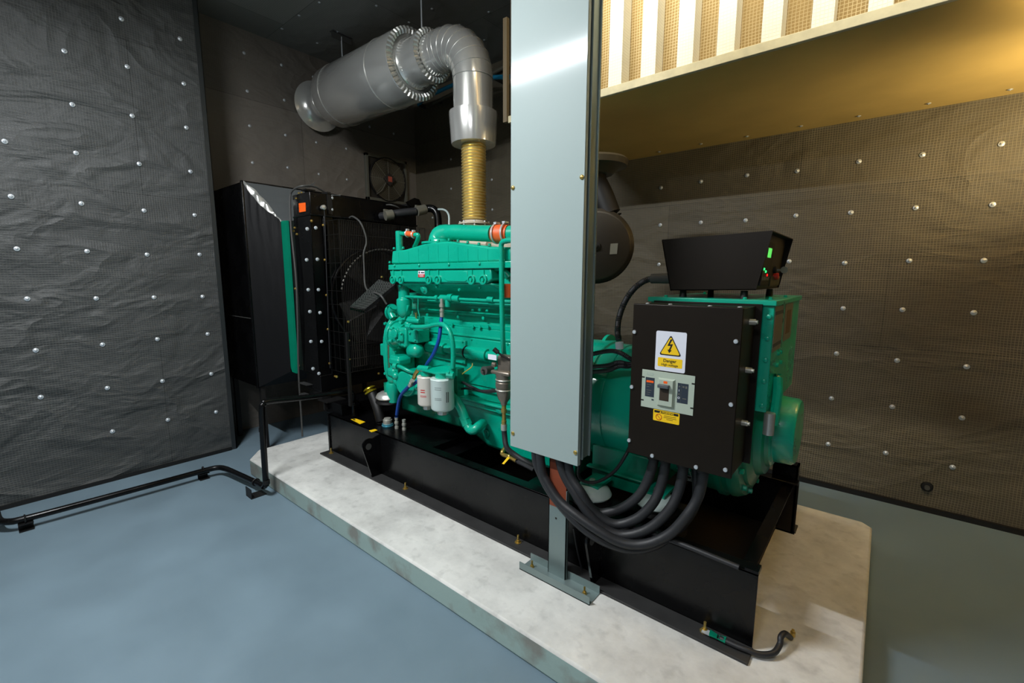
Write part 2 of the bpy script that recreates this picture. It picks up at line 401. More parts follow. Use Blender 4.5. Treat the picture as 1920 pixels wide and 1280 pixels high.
# front pedestal bracket towards the radiator
build(MB().box((-3.72,1.93,RZ-.01), (-3.46,2.95,RZ+.10)), 'radiator_bearer', 'black', base, bevel=.004)
build(MB().box((-3.76,1.88,RZ+.10), (-3.6,2.06,RZ+.106)).box((-3.7,1.9,RZ+.02),(-3.68,2.95,RZ+.1)), 'bearer_plate', 'blackm', base)
for x in (-2.35, -1.55, -.95):
    build(MB().box((x,1.912,PZ+.05), (x+.1,2.988,RZ-.06)).box((x-.03,1.912,RZ-.07),(x+.13,2.988,RZ-.058)), 'cross_member', 'black', base, bevel=.003)
build(MB().box((-.37,1.92,.33), (-.355,2.98,.44)).box((-.37,1.92,.44), (-.315,2.98,.446)), 'cross_member', 'black', base, bevel=.002)
# tail ends of the rails: corner gusset and tall far end post
build(MB().box((-.43,2.985,PZ), (-.30,2.997,.56)).box((-.31,2.985,PZ),(-.30,3.06,.56)).box((-.43,2.985,.55),(-.30,3.06,.56)).box((-.43,2.985,PZ),(-.29,3.07,PZ+.01)), 'end_post', 'black', base)
build(MB().poly([(-.34,1.898,RZ),(-.29,1.898,RZ),(-.29,1.898,RZ+.012),(-.34,1.898,RZ+.012)], (0,.06,0)), 'corner_gusset', 'black', base)
# rolled lip on the near rail
lipm = MB().tube([(-.86,1.897,RZ+.008),(-.6,1.895,RZ+.012),(-.36,1.895,RZ+.004)], .012, 10)
build(lipm, 'edge_guard', 'rubber', base)
build(MB().box((-2.34,1.912,PZ+.012), (-.385,2.988,PZ+.018)), 'bottom_sheet', 'blackm', base)
# lifting lugs: plates that stand across the rail
def lug(x):
    pts = [(x,1.9,PZ+.013),(x,1.815,PZ+.013),(x,1.745,.395)]
    for k in range(7):
        a = PI+k*PI/8-.15; pts.append((x, 1.80+.055*math.cos(a), .415-.045*math.sin(a)))
    pts += [(x,1.9,.47)]
    return MB().poly(pts, (.012,0,0))
for x in (-2.87, -.99):
    lo = build(lug(x), 'lifting_lug', 'black', base)
    build(MB().lathe((x+.0122,1.795,.40), (1,0,0), [(0,.024),(.0012,.024)], 20), 'lug_hole', 'greypl', lo)
for x in (-3.541,-2.519,-1.488,-.466):
    m = MB().lathe((x,1.862,PZ+.012), (0,0,1), [(0,.02),(.003,.02),(.003,.012),(.014,.012),(.014,.006),(.045,.006)], 8)
    build(m, 'anchor_bolt', 'brass', base)
# stickers on the tank
def flat(pts, z, m, parent, name, t=.0015):
    return build(MB().poly([(p.x,p.y,z) for p in pts], (0,0,t)), name, m, parent)
st = flat([P(658,786,'z',RZ),P(668,785,'z',RZ),P(685,791,'z',RZ),P(675,795,'z',RZ)], RZ-.002, 'yellow', base, 'warning_sticker', .004)
flat([P(661,786.5,'z',RZ),P(664,786,'z',RZ),P(667,787.4,'z',RZ),P(664,788.2,'z',RZ)], RZ+.0021, 'ink', st, 'sticker_mark')
flat([P(692,807,'z',RZ),P(703,804.5,'z',RZ),P(708,806.5,'z',RZ),P(697,810,'z',RZ)], RZ-.002, 'yellow', base, 'warning_sticker', .004)
# tank fittings
fn = MB().tube([(-3.08,2.06,RZ-.01),(-3.12,2.06,RZ+.1),(-3.22,2.07,RZ+.235)], .040, 14)
fil = build(fn, 'filler_neck', 'blackm', base)
build(MB().lathe((-3.215,2.065,RZ+.225), (-.5,-.12,.82), [(0,.05),(.012,.052),(.016,.035),(.028,.033),(.03,.052),(.038,.05),(.048,.03),(.05,.004)], 24), 'filler_cap', 'yellowcap', fil)
build(MB().lathe((-3.40,2.01,RZ), (0,0,1), [(0,.032),(.012,.032),(.014,.02),(.10,.02),(.10,.05),(.112,.05),(.114,.044),(.126,.044),(.128,.016),(.17,.016)], 20), 'tank_flange', 'black', base)
build(MB().lathe((-2.972,2.046,RZ-.004), (0,0,1), [(0,.045),(.008,.047),(.010,.042),(.02,.043)], 24), 'gauge_base', mat('gauge_ring',(90,170,190),.3,metal=.5), base)
build(MB().lathe((-2.972,2.046,RZ+.016), (0,0,1), [(0,.036),(.032,.036),(.034,.03),(.044,.028),(.047,.004)], 20), 'fuel_gauge', 'steel', base)
def fitting(p, h, r=.013):
    return MB().lathe(p, (0,0,1), [(0,r*1.25),(h*.2,r*1.25),(h*.2,r),(h*.42,r),(h*.42,r*1.3),(h*.62,r*1.3),(h*.62,r*.95),(h*.8,r*.95),(h*.8,r*1.1),(h,r*1.1)], 12)
build(fitting((-2.863,2.053,RZ-.004), .09), 'hose_fitting', 'steel', base)
build(fitting((-2.788,2.067,RZ-.004), .085), 'hose_fitting', 'steel', base)
# inspection plates seen through the open end
build(MB().box((-.62,2.3,PZ+.004), (-.44,2.36,PZ+.03)).box((-.82,2.25,PZ+.004),(-.77,2.55,PZ+.2)), 'tie_plate', 'greypl', base)

# ================================================================== RADIATOR
RXF = -3.70; RY0, RY1 = 1.886, 2.975
rad = empty('radiator', (-3.85,2.43,RZ+.1), 'tall black radiator with bolted side frames and wire fan guard left of the engine', 'radiator')
build(MB().box((RXF-.30,RY0,2.15), (RXF,RY1,2.335)).box((RXF-.31,RY0-.006,2.145),(RXF+.012,RY1+.006,2.16)), 'top_tank', 'black', rad, bevel=.006)
build(MB().box((RXF-.22,RY0+.1,.80), (RXF-.06,RY1-.1,2.15)), 'core', 'blackm', rad)
build(MB().box((RXF-.25,RY0,.66), (RXF,RY1,.80)), 'bottom_tank', 'black', rad, bevel=.005)
for ya in (RY0+.02, RY1-.10): build(MB().box((RXF-.25,ya,PZ+.335+.106), (RXF-.02,ya+.08,.66)), 'foot', 'blackm', rad)
for s, yy in ((1, RY0), (-1, RY1)):
    m = MB()
    m.box((RXF-.30,yy,.80), (RXF-.01,yy+s*.008,2.15))
    m.box((RXF-.018,yy,.80), (RXF-.01,yy+s*.10,2.15))
    m.box((RXF-.008,yy+s*.105,.80), (RXF+.012,yy+s*.112,2.15)).box((RXF-.01,yy+s*.104,.80),(RXF-.002,yy+s*.19,2.15))
    build(m, 'side_frame', 'black', rad, bevel=.002)
build(MB().box((RXF-.07,RY0-.004,2.16), (RXF-.005,RY0-.001,2.345)).box((RXF-.075,RY0-.03,2.34),(RXF+.005,RY0+.05,2.352)), 'tank_end_plate', 'black', rad)
a = [P(570,381,'x',RXF), P(578.5,380,'x',RXF)]
build(MB().poly([P(560,381,'y',RY0-.006),P(572.5,379.5,'y',RY0-.006),P(573,396,'y',RY0-.006),P(561,398,'y',RY0-.006)], (0,.002,0)), 'orange_sticker', 'orangel', rad)
def bolts_px(lst, ax, v, d, parent, name='bolt', m='galv', r=.0085, h=.009):
    for (px, py) in lst:
        build(MB().bolt(P(px, py, ax, v), d, r, h), name, m, parent)
bolts_px([(575,487),(576,429),(578,543),(581,584),(583,640),(595,486),(592,427),(597,543),(600,586),(603,640),(587,691),(598,700)], 'x', RXF-.01, (1,0,0), rad, r=.012, h=.011)
bolts_px([(584,414),(606,422),(609,487),(612,553),(615,617),(618,681),(628,705)], 'x', RXF+.0, (1,0,0), rad, m='brass')
bolts_px([(551,433),(554,541),(561,685),(553,427),(557,439)], 'y', RY0, (0,-1,0), rad, m='brass')
bolts_px([(556,372),(561,362),(566,361)], 'y', RY0-.004, (0,-1,0), rad, m='brass', r=.006)
build(MB().bolt(P(622,371,'x',RXF), (1,0,0), .011, .012), 'bolt', 'galv', rad); build(MB().bolt(P(622,393,'x',RXF), (1,0,0), .011, .012), 'bolt', 'galv', rad)
build(MB().box((RXF-.2,2.03,2.335), (RXF+.02,2.06,2.35)).box((RXF+.0,2.035,2.17),(RXF+.012,2.075,2.34)), 'tank_clamp', 'blackm', rad)
build(MB().tube([P(622,366,'x',RXF+.02), P(638,366,'x',RXF+.02)], .006, 8), 'breather_tube', 'alub', rad)
ft = P(605,389,'x',RXF+.02)
dk = build(MB().lathe(ft-V((.03,0,0)), (1,0,0), [(0,.012),(.03,.012),(.03,.02),(.055,.02),(.06,.008)], 10), 'drain_cock', 'alub', rad)
build(MB().box((RXF-.20,2.88,2.335),(RXF-.02,2.96,2.36)), 'lifting_bracket', 'blackm', rad)
bx = RXF+.0
bk = [P(760,379,'x',bx), P(776,371,'x',bx), P(785,374,'x',bx), P(790,387,'x',bx), P(772,389,'x',bx)]
build(MB().poly(bk, (.012,0,0)), 'corner_bracket', 'black', rad)
# fan guard: wire cage, ring and blades
GX = -3.46
FC = V((GX-.06, 2.44, 1.46))
wires = MB()
y = 2.0
while y < 2.9:
    wires.cyl((GX,y,.84), (GX,y,2.10), .0014, seg=5); y += .0165
for z in [.84+.115*k for k in range(12)]: wires.box((GX-.002,1.99,z-.0015), (GX+.002,2.88,z+.0015))
tag(build(wires, 'guard_mesh', mat('guard_wire',(30,27,24),.6), rad), 'fine black wire mesh', kind='stuff')
gmf = mat('guard_frame_paint',(13,12,11),.5)
for yy in (1.99, 2.88):
    gs = MB()
    for z in [.84+.115*k for k in range(12)]: gs.box((RXF,yy-.0015,z-.0015), (GX,yy+.0015,z+.0015))
    for x in (GX, GX-.08, GX-.16): gs.box((x-.0015,yy-.0015,.84), (x+.0015,yy+.0015,2.105))
    build(gs, 'guard_frame', gmf, rad)
sh = MB()
n = 48; vs = []; fs = []
for i in range(n):
    a = 2*PI*i/n; vs.append((RXF+.04, FC.y+.44*math.cos(a), FC.z+.44*math.sin(a)))
for i in range(n):
    a = 2*PI*i/n; k = .5/max(abs(math.cos(a)), abs(math.sin(a))); 
    vs.append((RXF+.04, FC.y+k*math.cos(a)*.88, FC.z+k*math.sin(a)*1.25))
for i in range(n): fs.append((i,(i+1)%n,(i+1)%n+n,i+n))
sh.add(vs, fs); sh.torus((RXF+.06,FC.y,FC.z), (1,0,0), .44, .012)
build(sh, 'fan_shroud', 'black', rad)
rg = MB()
for i in range(17,38):
    a0, a1 = 2*PI*i/80, 2*PI*(i+.5)/80
    rg.cyl((GX-.05,FC.y+.43*math.cos(a0),FC.z+.43*math.sin(a0)), (GX-.05,FC.y+.43*math.cos(a1),FC.z+.43*math.sin(a1)), .007, seg=6)
build(rg, 'ring_trim', mat('ring_trim_grey',(120,118,112),.4,metal=.4), rad)
for i in range(6):
    a = 2*PI*i/6+.3; c, s_ = math.cos(a), math.sin(a); m = MB()
    q = []
    for (r_, w, tw) in ((.10,.05,.04),(.40,.085,.02)):
        for sg in (-1, 1): q.append(V((FC.x-.05+sg*tw, FC.y+r_*c-sg*w*s_, FC.z+r_*s_+sg*w*c)))
    m.poly([q[0],q[1],q[3],q[2]], (.005,0,0)); build(m, 'fan_blade', 'blackm', rad)
build(MB().cyl((FC.x-.1,FC.y,FC.z), (FC.x+.06,FC.y,FC.z), .11, seg=24), 'fan_hub', 'blackm', rad)
# top hose with clamps to the engine
p = [P(728,404,'x',-3.62), P(745,400,'x',-3.56), P(780,396,'x',-3.48), P(800,391,'x',-3.45)]
hose = build(MB().tube([V((RXF-.02,p[0].y-.02,p[0].z))]+p[:3], .036, 14), 'outlet_hose', 'rubber', rad)
pc = [P(800,391,'x',-3.45), P(812,392,'x',-3.4), P(820,402,'x',-3.36), P(822,425,'x',-3.33), P(822,455,'x',-3.3), P(824,470,'x',-3.25)]
build(MB().tube([p[2]]+pc, .036, 14), 'coolant_pipe', 'black', rad)
for a_, b_ in (((722,404),(736,402)), ((781,396),(797,392))):
    q0, q1 = P(*a_, 'x', -3.58 if a_[0] < 750 else -3.47), P(*b_, 'x', -3.56 if a_[0] < 750 else -3.455)
    build(MB().cyl(q0, q1, .045, seg=18).box(q0+V((-.01,-.01,.04)), q0+V((.01,.03,.056)))
          , 'hose_clamp', 'nameplate', rad)
PERF = mat('perforated_steel', (40,42,44), .3, metal=.4)
_n = PERF.node_tree.nodes; _l = PERF.node_tree.links
_tc = _n.new('ShaderNodeTexCoord'); _ck = _n.new('ShaderNodeTexVoronoi'); _ck.inputs['Scale'].default_value = 75; _ck.inputs['Randomness'].default_value = 0
_l.new(_tc.outputs['Object'], _ck.inputs['Vector'])
_rp = _n.new('ShaderNodeValToRGB'); _rp.color_ramp.elements[0].position = .30; _rp.color_ramp.elements[0].color = (.004,.004,.004,1); _rp.color_ramp.elements[1].position = .42; _rp.color_ramp.elements[1].color = (.12,.12,.115,1)
_l.new(_ck.outputs['Distance'], _rp.inputs[0]); _l.new(_rp.outputs[0], _n['Principled BSDF'].inputs['Base Color'])
# belt guard in front of fan: side box + slanted perforated top
bg = MB()
A = [P(657,575,'x',-3.28), P(683,581,'x',-3.28), P(740,533,'x',-3.10), P(710,525,'x',-3.2)]
bg.poly(A, (0,0,.006))
guard = build(bg, 'belt_guard', PERF, rad)
build(MB().poly([P(657,577,'x',-3.28), P(683,583,'x',-3.28), P(683,583,'x',-3.28)-V((0,0,.015)), P(657,577,'x',-3.28)-V((0,0,.015))], (-.01,0,0)).poly([A[1],A[2],A[2]-V((0,0,.03)),A[1]-V((0,0,.03))], (-.004,.003,0)), 'guard_rim', 'black', guard)
m = MB(); y0g, y1g = P(659,600,'x',-3.28).y, P(684,600,'x',-3.28).y
for k in range(8): m.box((-3.282,y0g,.92+.066*k), (-3.278,y1g,.923+.066*k))
for k in range(7): yy = y0g+(y1g-y0g)*k/6; m.box((-3.282,yy-.001,.92), (-3.278,yy+.001,1.385))
build(m, 'lower_guard_mesh', mat('lower_guard_wire',(40,34,28),.5), guard)
build(MB().bolt(P(716,520,'x',-3.15), (0,0,1), .009, .01), 'bolt', 'brass', guard)
bolts_px([(653,603),(654,638),(655,673),(631,706),(710,700)], 'x', -3.34, (1,0,0), rad, m='brass')
build(MB().box((-3.36,1.94,PZ+.335+.11),(-3.33,1.96,1.2)).box((-3.36,2.4,.6),(-3.33,2.42,1.2)), 'guard_support', 'blackm', rad)
# green rear flange and black side bracket
build(MB().poly([P(521,414,'y',1.872), P(537,413,'y',1.872), P(556,700,'y',1.872), P(548,697,'y',1.872), P(537,660,'y',1.872)], (0,.02,0)), 'duct_flange', 'green2', rad)
build(MB().box((-4.2,1.90,.80), (RXF-.29,2.95,2.13)), 'duct_adapter', 'blackm', rad)
for z in (.70, .60): build(MB().box((-4.0,1.83,z),(-3.84,1.885,z+.005)), 'support_bracket', 'dusty', rad)

# sheet duct between radiator and wall opening
D0x, D1x = -4.40, -4.215
big = [(D0x,1.652,.633),(D0x,3.21,.633),(D0x,3.21,2.464),(D0x,1.652,2.464)]
sml = [(D1x,1.87,.77),(D1x,3.0,.77),(D1x,3.0,2.137),(D1x,1.87,2.137)]
duct = empty('air_duct', (-4.7,2.43,PZ), 'large black sheet air duct between the radiator and the recessed wall', 'air duct')
m = MB()
for i in (0, 1): m.add([big[i], big[i+1], sml[i+1], sml[i]], [(0,1,2,3)])
build(m, 'lower_collar', 'canvas', duct)
def sheet(q, fold_u, amp, N=14):
    pts = []
    for a in range(N+1):
        for b in range(N+1):
            u, w = a/N, b/N; pt = (q[0]*(1-u)+q[1]*u)*(1-w)+(q[3]*(1-u)+q[2]*u)*w
            if 0 < w < 1 and 0 < u < 1: pt = pt+V((random.uniform(-1,1)*amp*(.15+math.exp(-((u-fold_u)**2)*60)), 0, random.uniform(-1,1)*amp*.3))
            pts.append(pt)
    return MB().add(pts, [(a*(N+1)+b, a*(N+1)+b+1, (a+1)*(N+1)+b+1, (a+1)*(N+1)+b) for a in range(N) for b in range(N)])
Q = lambda i: [V(big[i]), V(big[(i+1)%4]), V(sml[(i+1)%4]), V(sml[i])]
build(sheet(Q(3), 0, .016), 'near_collar', 'canvas', duct, smooth=60)
build(sheet(Q(2), 1, .02), 'top_collar', mat('lit_sheet', (92,96,97), .38, metal=.25, bump=.25, bscale=5), duct, smooth=60)  # paler than the near sheet: light falling on it is put into the colour
# crumpled fold along the crease; its highlight is put in as bright metal
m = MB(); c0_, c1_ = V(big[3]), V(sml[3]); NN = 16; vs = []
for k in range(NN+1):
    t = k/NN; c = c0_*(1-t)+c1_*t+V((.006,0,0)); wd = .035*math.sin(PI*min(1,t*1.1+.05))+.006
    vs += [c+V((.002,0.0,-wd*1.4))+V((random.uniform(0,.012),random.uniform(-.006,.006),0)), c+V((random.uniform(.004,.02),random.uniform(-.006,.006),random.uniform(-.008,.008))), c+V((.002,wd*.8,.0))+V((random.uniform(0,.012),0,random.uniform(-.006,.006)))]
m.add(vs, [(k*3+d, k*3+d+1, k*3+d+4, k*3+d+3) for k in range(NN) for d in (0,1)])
build(m, 'fold_highlight', 'alub', duct, smooth=60)
y0d, y1d, z0d, z1d = 1.652, 3.21, .633, 2.464
build(MB().box((XW,y0d,z0d), (D0x,y0d+.004,z1d)).box((XW,y1d-.004,z0d),(D0x,y1d,z1d)).box((XW,y0d,z0d),(D0x,y1d,z0d+.004)).box((XW,y0d,z1d-.004),(D0x,y1d,z1d)), 'duct_box', 'black', duct)
build(MB().box((D0x-.03,y0d-.012,z0d-.01),(D0x+.002,y0d+.006,z1d+.01)).box((D0x-.03,y0d-.012,z1d-.006),(D0x+.002,y1d+.01,z1d+.01)), 'frame_angle', 'black', duct, bevel=.003)
for xa, ya in ((D0x-.05,1.67),(-5.1,1.67),(-5.1,3.15)): build(MB().box((xa,ya,0), (xa+.04,ya+.04,z0d)), 'duct_leg', 'blackm', duct)
build(MB().box((-5.1,y0d-.002,1.265),(D0x-.03,y0d,1.272)), 'seam', 'greypl', duct)

# ================================================================== WALL FAN
wf = empty('wall_fan', (XW,3.70,2.6), 'square-framed extractor fan with round wire guard on the recessed wall', 'extractor fan')
FX = XW+.0; fy0, fy1, fz0, fz1 = 3.40, 4.03, 2.62, 3.19
fr = MB()
for a, b in (((fy0,fz0),(fy1,fz0+.035)), ((fy0,fz1-.035),(fy1,fz1)), ((fy0,fz0),(fy0+.035,fz1)), ((fy1-.035,fz0),(fy1,fz1))):
    fr.box((FX,a[0],a[1]), (FX+.05,b[0],b[1]))
build(fr, 'fan_frame', mat('fan_frame_grey',(96,96,86),.5), wf, bevel=.003)
build(MB().box((FX,fy0+.03,fz0+.03),(FX+.012,fy1-.03,fz1-.03)), 'back_panel', mat('fan_back',(46,42,36),.6), wf)
fc = V((FX+.06,3.715,2.905))
g = MB()
for r in [.05+.0145*k for k in range(16)]: g.torus(fc, (1,0,0), r, .0028, 40, 5)
build(g, 'wire_guard', mat('fan_guard_grey',(120,112,92),.5), wf)
g = MB()
for k in range(8):
    a = k*PI/4; g.cyl(fc+V((.006,.05*math.cos(a),.05*math.sin(a))), fc+V((.0,.275*math.cos(a),.275*math.sin(a))), .003, seg=6)
build(g, 'guard_spokes', mat('spoke_grey',(120,118,104),.5,metal=.3), wf)
build(MB().lathe(fc-V((.045,0,0)), (1,0,0), [(0,.262),(.05,.275)], 40, caps=False).torus(fc,(1,0,0),.272,.007), 'fan_ring', 'blackm', wf)
for k in range(5):
    a = 2*PI*k/5+.2; c, s_ = math.cos(a), math.sin(a)
    q = [V((fc.x-.03+sg*.012, fc.y+r*c-sg*w*s_, fc.z+r*s_+sg*w*c)) for r, w in ((.06,.03),(.24,.07)) for sg in (-1,1)]
    build(MB().poly([q[0],q[1],q[3],q[2]], (.004,0,0)), 'fan_blade', 'blackm', wf)
dm = [fc+V((.01,.085*math.cos(k*PI/2),.085*math.sin(k*PI/2))) for k in range(4)]
mt = build(MB().poly(dm, (.03,0,0)), 'motor_cover', mat('motor_grey',(54,50,46),.5), wf, bevel=.006)
build(MB().box((fc.x+.0401,fc.y-.03,fc.z-.03),(fc.x+.042,fc.y+.03,fc.z+.035)), 'motor_label', mat('faded_red',(190,90,70),.6), mt)
build(MB().tube([fc+V((.03,-.06,-.05)),fc+V((.03,-.11,-.13)),fc+V((.02,-.14,-.17)),fc+V((.02,-.2,-.21))], .006, 8), 'cable', 'nameplate', wf)

# ================================================================== EXHAUST
EY = 2.755; EX = -2.675
bel = empty('exhaust_bellows', (EX,2.75,2.07), 'ribbed bronze flexible exhaust bellows standing upright behind the green engine', 'exhaust bellows')
prof = []; z = 0; k = 0
L = .66; npl = 28
for k in range(npl):
    z = L*k/npl; prof += [(z,.084),(z+.006,.100),(z+.012,.101),(z+.018,.088)]
build(MB().lathe((EX,2.75,2.11), (0,0,1), prof+[(L,.084)], 32), 'bellows', 'gold', bel, smooth=70)
fl = MB().lathe((EX,2.75,2.075), (0,0,1), [(0,.13),(.012,.13),(.012,.10),(.03,.095)], 32)
build(fl, 'flange', 'heat', bel)
for k in range(8):
    a = k*PI/4; build(MB().cyl((EX+.118*math.cos(a),2.75+.118*math.sin(a),2.04), (EX+.118*math.cos(a),2.75+.118*math.sin(a),2.10), .007, seg=8), 'stud', 'galv', bel)
pipe = empty('exhaust_elbow', (EX,2.75,2.72), 'shiny aluminium-clad exhaust elbow bending from the bellows up towards the silencer', 'exhaust pipe')
build(MB().lathe((EX,2.75,2.70), (0,0,1), [(0,.11),(.0,.176),(.01,.179),(.225,.193),(.24,.193),(.245,.15)], 40), 'cone_sleeve', 'alu', pipe)
MZ = 3.50
build(MB().lathe((EX,2.75,2.92), (0,0,1), [(0,.157),(.27,.157)], 40, caps=False), 'vertical_section', 'alu', pipe)
# segmented (lobster-back) elbow
R = .31; seg = 7; cxx = EX-R; czz = MZ-R
mts = MB(); rings = []
for k in range(seg+1):
    a = PI/2*k/seg; c = V((cxx+R*math.cos(a), 2.75, czz+R*math.sin(a))); nrm = V((-math.sin(a),0,math.cos(a)))
    rr = .159
    x_ = V((math.cos(a),0,math.sin(a))); y_ = V((0,1,0))
    rings.append([c+(x_*math.cos(2*PI*i/40)+y_*math.sin(2*PI*i/40))*rr for i in range(40)])
vs = [p for r in rings for p in r]
fs = [(k*40+i, k*40+(i+1)%40, (k+1)*40+(i+1)%40, (k+1)*40+i) for k in range(seg) for i in range(40)]
mts.add(vs, fs); elb = build(mts, 'segmented_bend', 'alu', pipe, smooth=10)
for k in range(seg+1):
    a = PI/2*k/seg; c = V((cxx+R*math.cos(a), 2.75, czz+R*math.sin(a)))
    build(MB().torus(c, (-math.sin(a),0,math.cos(a)), .160, .002, 48, 6), 'seam_ring', 'alub', elb)
for p in elb.data.polygons: pass
build(MB().lathe((cxx+.002,2.75,MZ), (-1,0,0), [(0,.159),(.17,.159)], 40, caps=False).torus((cxx-.05,2.75,MZ),(1,0,0),.160,.002), 'horizontal_section', 'alu', pipe)
mx0 = cxx-.16
def crimp(x, r0, r1, n, nm, par):
    # crimped rosette: pleats around the end disc
    m = MB(); vs = []; fs = []
    for i in range(n*4):
        a = 2*PI*i/(n*4); w = [0, .008, .008, 0][i % 4]
        vs += [(x+w, EYc+math.cos(a)*r1, MZ+math.sin(a)*r1), (x+.012+w*1.5, EYc+math.cos(a)*(r0+(r1-r0)*.5), MZ+math.sin(a)*(r0+(r1-r0)*.5)), (x+.004+w, EYc+math.cos(a)*r0, MZ+math.sin(a)*r0)]
    N = n*4
    for i in range(N):
        j = (i+1) % N; fs += [(i*3,j*3,j*3+1,i*3+1),(i*3+1,j*3+1,j*3+2,i*3+2)]
    m.add(vs, fs); return build(m, nm, 'alub', par, smooth=20)
EYc = 2.75
muf = empty('exhaust_silencer', (-4.1,2.76,3.2), 'long shiny aluminium-clad exhaust silencer hung below the ceiling', 'silencer')
build(MB().lathe((mx0,2.75,MZ), (-1,0,0), [(0,.16),(0,.205),(.05,.208),(.05,.19),(.22,.19),(.24,.205),(.25,.2)], 40), 'inlet_neck', 'alu', muf)
crimp(mx0, .162, .209, 34, 'crimped_collar', muf)
BX1 = mx0-.25; 
build(MB().lathe((BX1,2.75,MZ), V((-5.0,2.775,3.54))-V((BX1,2.75,MZ)), [(0,.2),(0,.287),(.01,.292),(1.30,.295),(1.36,.27),(1.38,.12)], 56), 'body', 'alu', muf)
axm = (V((-5.0,2.775,3.54))-V((BX1,2.75,MZ))).normalized()
for d in (.33, 1.17):
    build(MB().torus(V((BX1,2.75,MZ))+axm*d, axm, .294, .0045, 56, 6), 'seam_ring', 'alub', muf)
crimp(BX1, .235, .294, 44, 'crimped_collar', muf)
e0 = V((BX1,2.75,MZ))+axm*1.37
build(MB().lathe(e0, axm, [(0,.115),(.22,.115),(.30,.13),(.34,.17),(.365,.235),(.372,.262),(.376,.262)], 48), 'wall_rosette', 'alu', muf)
# hangers
h1 = P(638,108,'y',2.76); h2x = mx0-.04
for k, (x, zb, lab) in enumerate(((-4.56, 3.79, 'thin steel hanger rod with ceiling cleat over the far end of the silencer'), (-3.29, 3.70, 'thin steel hanger rod with ceiling cleat near the silencer inlet collar'))):
    hg = empty('hanger_rod', (x,2.76,zb), lab, 'hanger rod', 'silencer hanger rods')
    build(MB().cyl((x,2.76,zb), (x,2.76,CE-.02), .007, seg=10), 'rod', 'galv', hg)
    build(MB().box((x-.03,2.65,CE-.006),(x+.03,2.87,CE)).box((x-.004,2.65,CE-.06),(x+.004,2.87,CE-.004)), 'cleat', 'greypl', hg)
# cyan pipe below the ceiling by the back wall
cp = [P(785,196,'y',4.1), P(800,183,'y',4.0), P(855,157,'y',3.9), P(900,146,'y',3.85), P(925,145,'y',3.8), P(960,144,'y',3.75), P(1000,144,'y',3.7)]
cyp = build(MB().tube(cp, .022, 10), 'cyan_pipe', 'cyan')
build(MB().box((cp[0].x-.02,cp[0].y,cp[0].z-.02),(cp[0].x+.02,YB-.001,cp[0].z+.02)), 'pipe_clip', 'greypl', cyp); build(MB().box((cp[4].x-.015,cp[4].y,cp[4].z-.015),(cp[4].x+.015,YB-.001,cp[4].z+.015)), 'pipe_clip', 'greypl', cyp)
tag(cyp, 'bright cyan plastic pipe running behind the exhaust elbow', 'pipe')
gcn = build(MB().tube([P(800,200,'y',4.15),P(870,165,'y',4.15),P(960,118,'y',4.15)], .02, 8), 'grey_conduit', 'nameplate')
for t_ in (P(820,190,'y',4.15), P(940,128,'y',4.15)): build(MB().box((t_.x-.015,t_.y,t_.z-.015),(t_.x+.015,YB,t_.z+.015)), 'conduit_clip', 'greypl', gcn)
tag(gcn, 'dull brown conduit on the back wall just below the cyan pipe', 'conduit')

# ================================================================== ENGINE
eng = empty('diesel_engine', (-2.3,2.43,RZ), 'large glossy green diesel engine mounted in the middle of the base frame', 'engine')
G = 'green'
def q(px, py, Y): return P(px, py, 'y', Y)
def panel(pxs, Y, d, name, m=G, bevel=.006, parent=None): return build(MB().poly([q(a, b, Y) for a, b in pxs], (0,d,0)), name, m, parent or eng, bevel=bevel)
# block
EB = 2.20
X0e, X1e = -3.02, -1.62
m = MB().box((X0e,EB+.05,.80), (X1e,2.72,1.52))
bl = build(m, 'engine_block', G, eng, bevel=.01)
# stacked horizontal ledges and access covers on the block side
m = MB()
for z0, z1, d in ((1.30,1.335,.035),(1.235,1.25,.05),(1.14,1.15,.045),(1.455,1.49,.03),(.86,.90,.03),(1.385,1.40,.045)):
    m.box((X0e+.15,EB+.06-d,z0), (X1e,EB+.06,z1))
m.box((X0e+.2,EB+.02,.90),(X1e,EB+.06,1.30))
build(m, 'block_ledges', G, bl, bevel=.004)
def cover(pxs, Y, nm='side_cover', d=.03):
    c = panel(pxs, Y, d, nm, bevel=.006)
    for (a, b) in pxs: build(MB().bolt(q(a, b, Y)+(q(sum(x for x,_ in pxs)/len(pxs), sum(y_ for _,y_ in pxs)/len(pxs), Y)-q(a,b,Y))*.12, (0,-1,0), .006, .006), 'bolt', G, c)
    return c
for ax_, bx_ in ((803,872),(880,957)):
    cover([(ax_,633),(bx_,640+(bx_-900)*.05),(bx_,683+(bx_-870)*.12),(ax_,668)], EB)
for px_, py_ in ((887,582),(900,581),(914,583),(834,607),(848,608),(887,612),(900,613),(907,596),(856,587),(860,594),(800,579),(802,590),(915,612)):
    build(MB().lathe(q(px_,py_,EB+.01), (0,-1,0), [(0,.012),(.008,.012),(.009,.005)], 10), 'boss', G, bl)
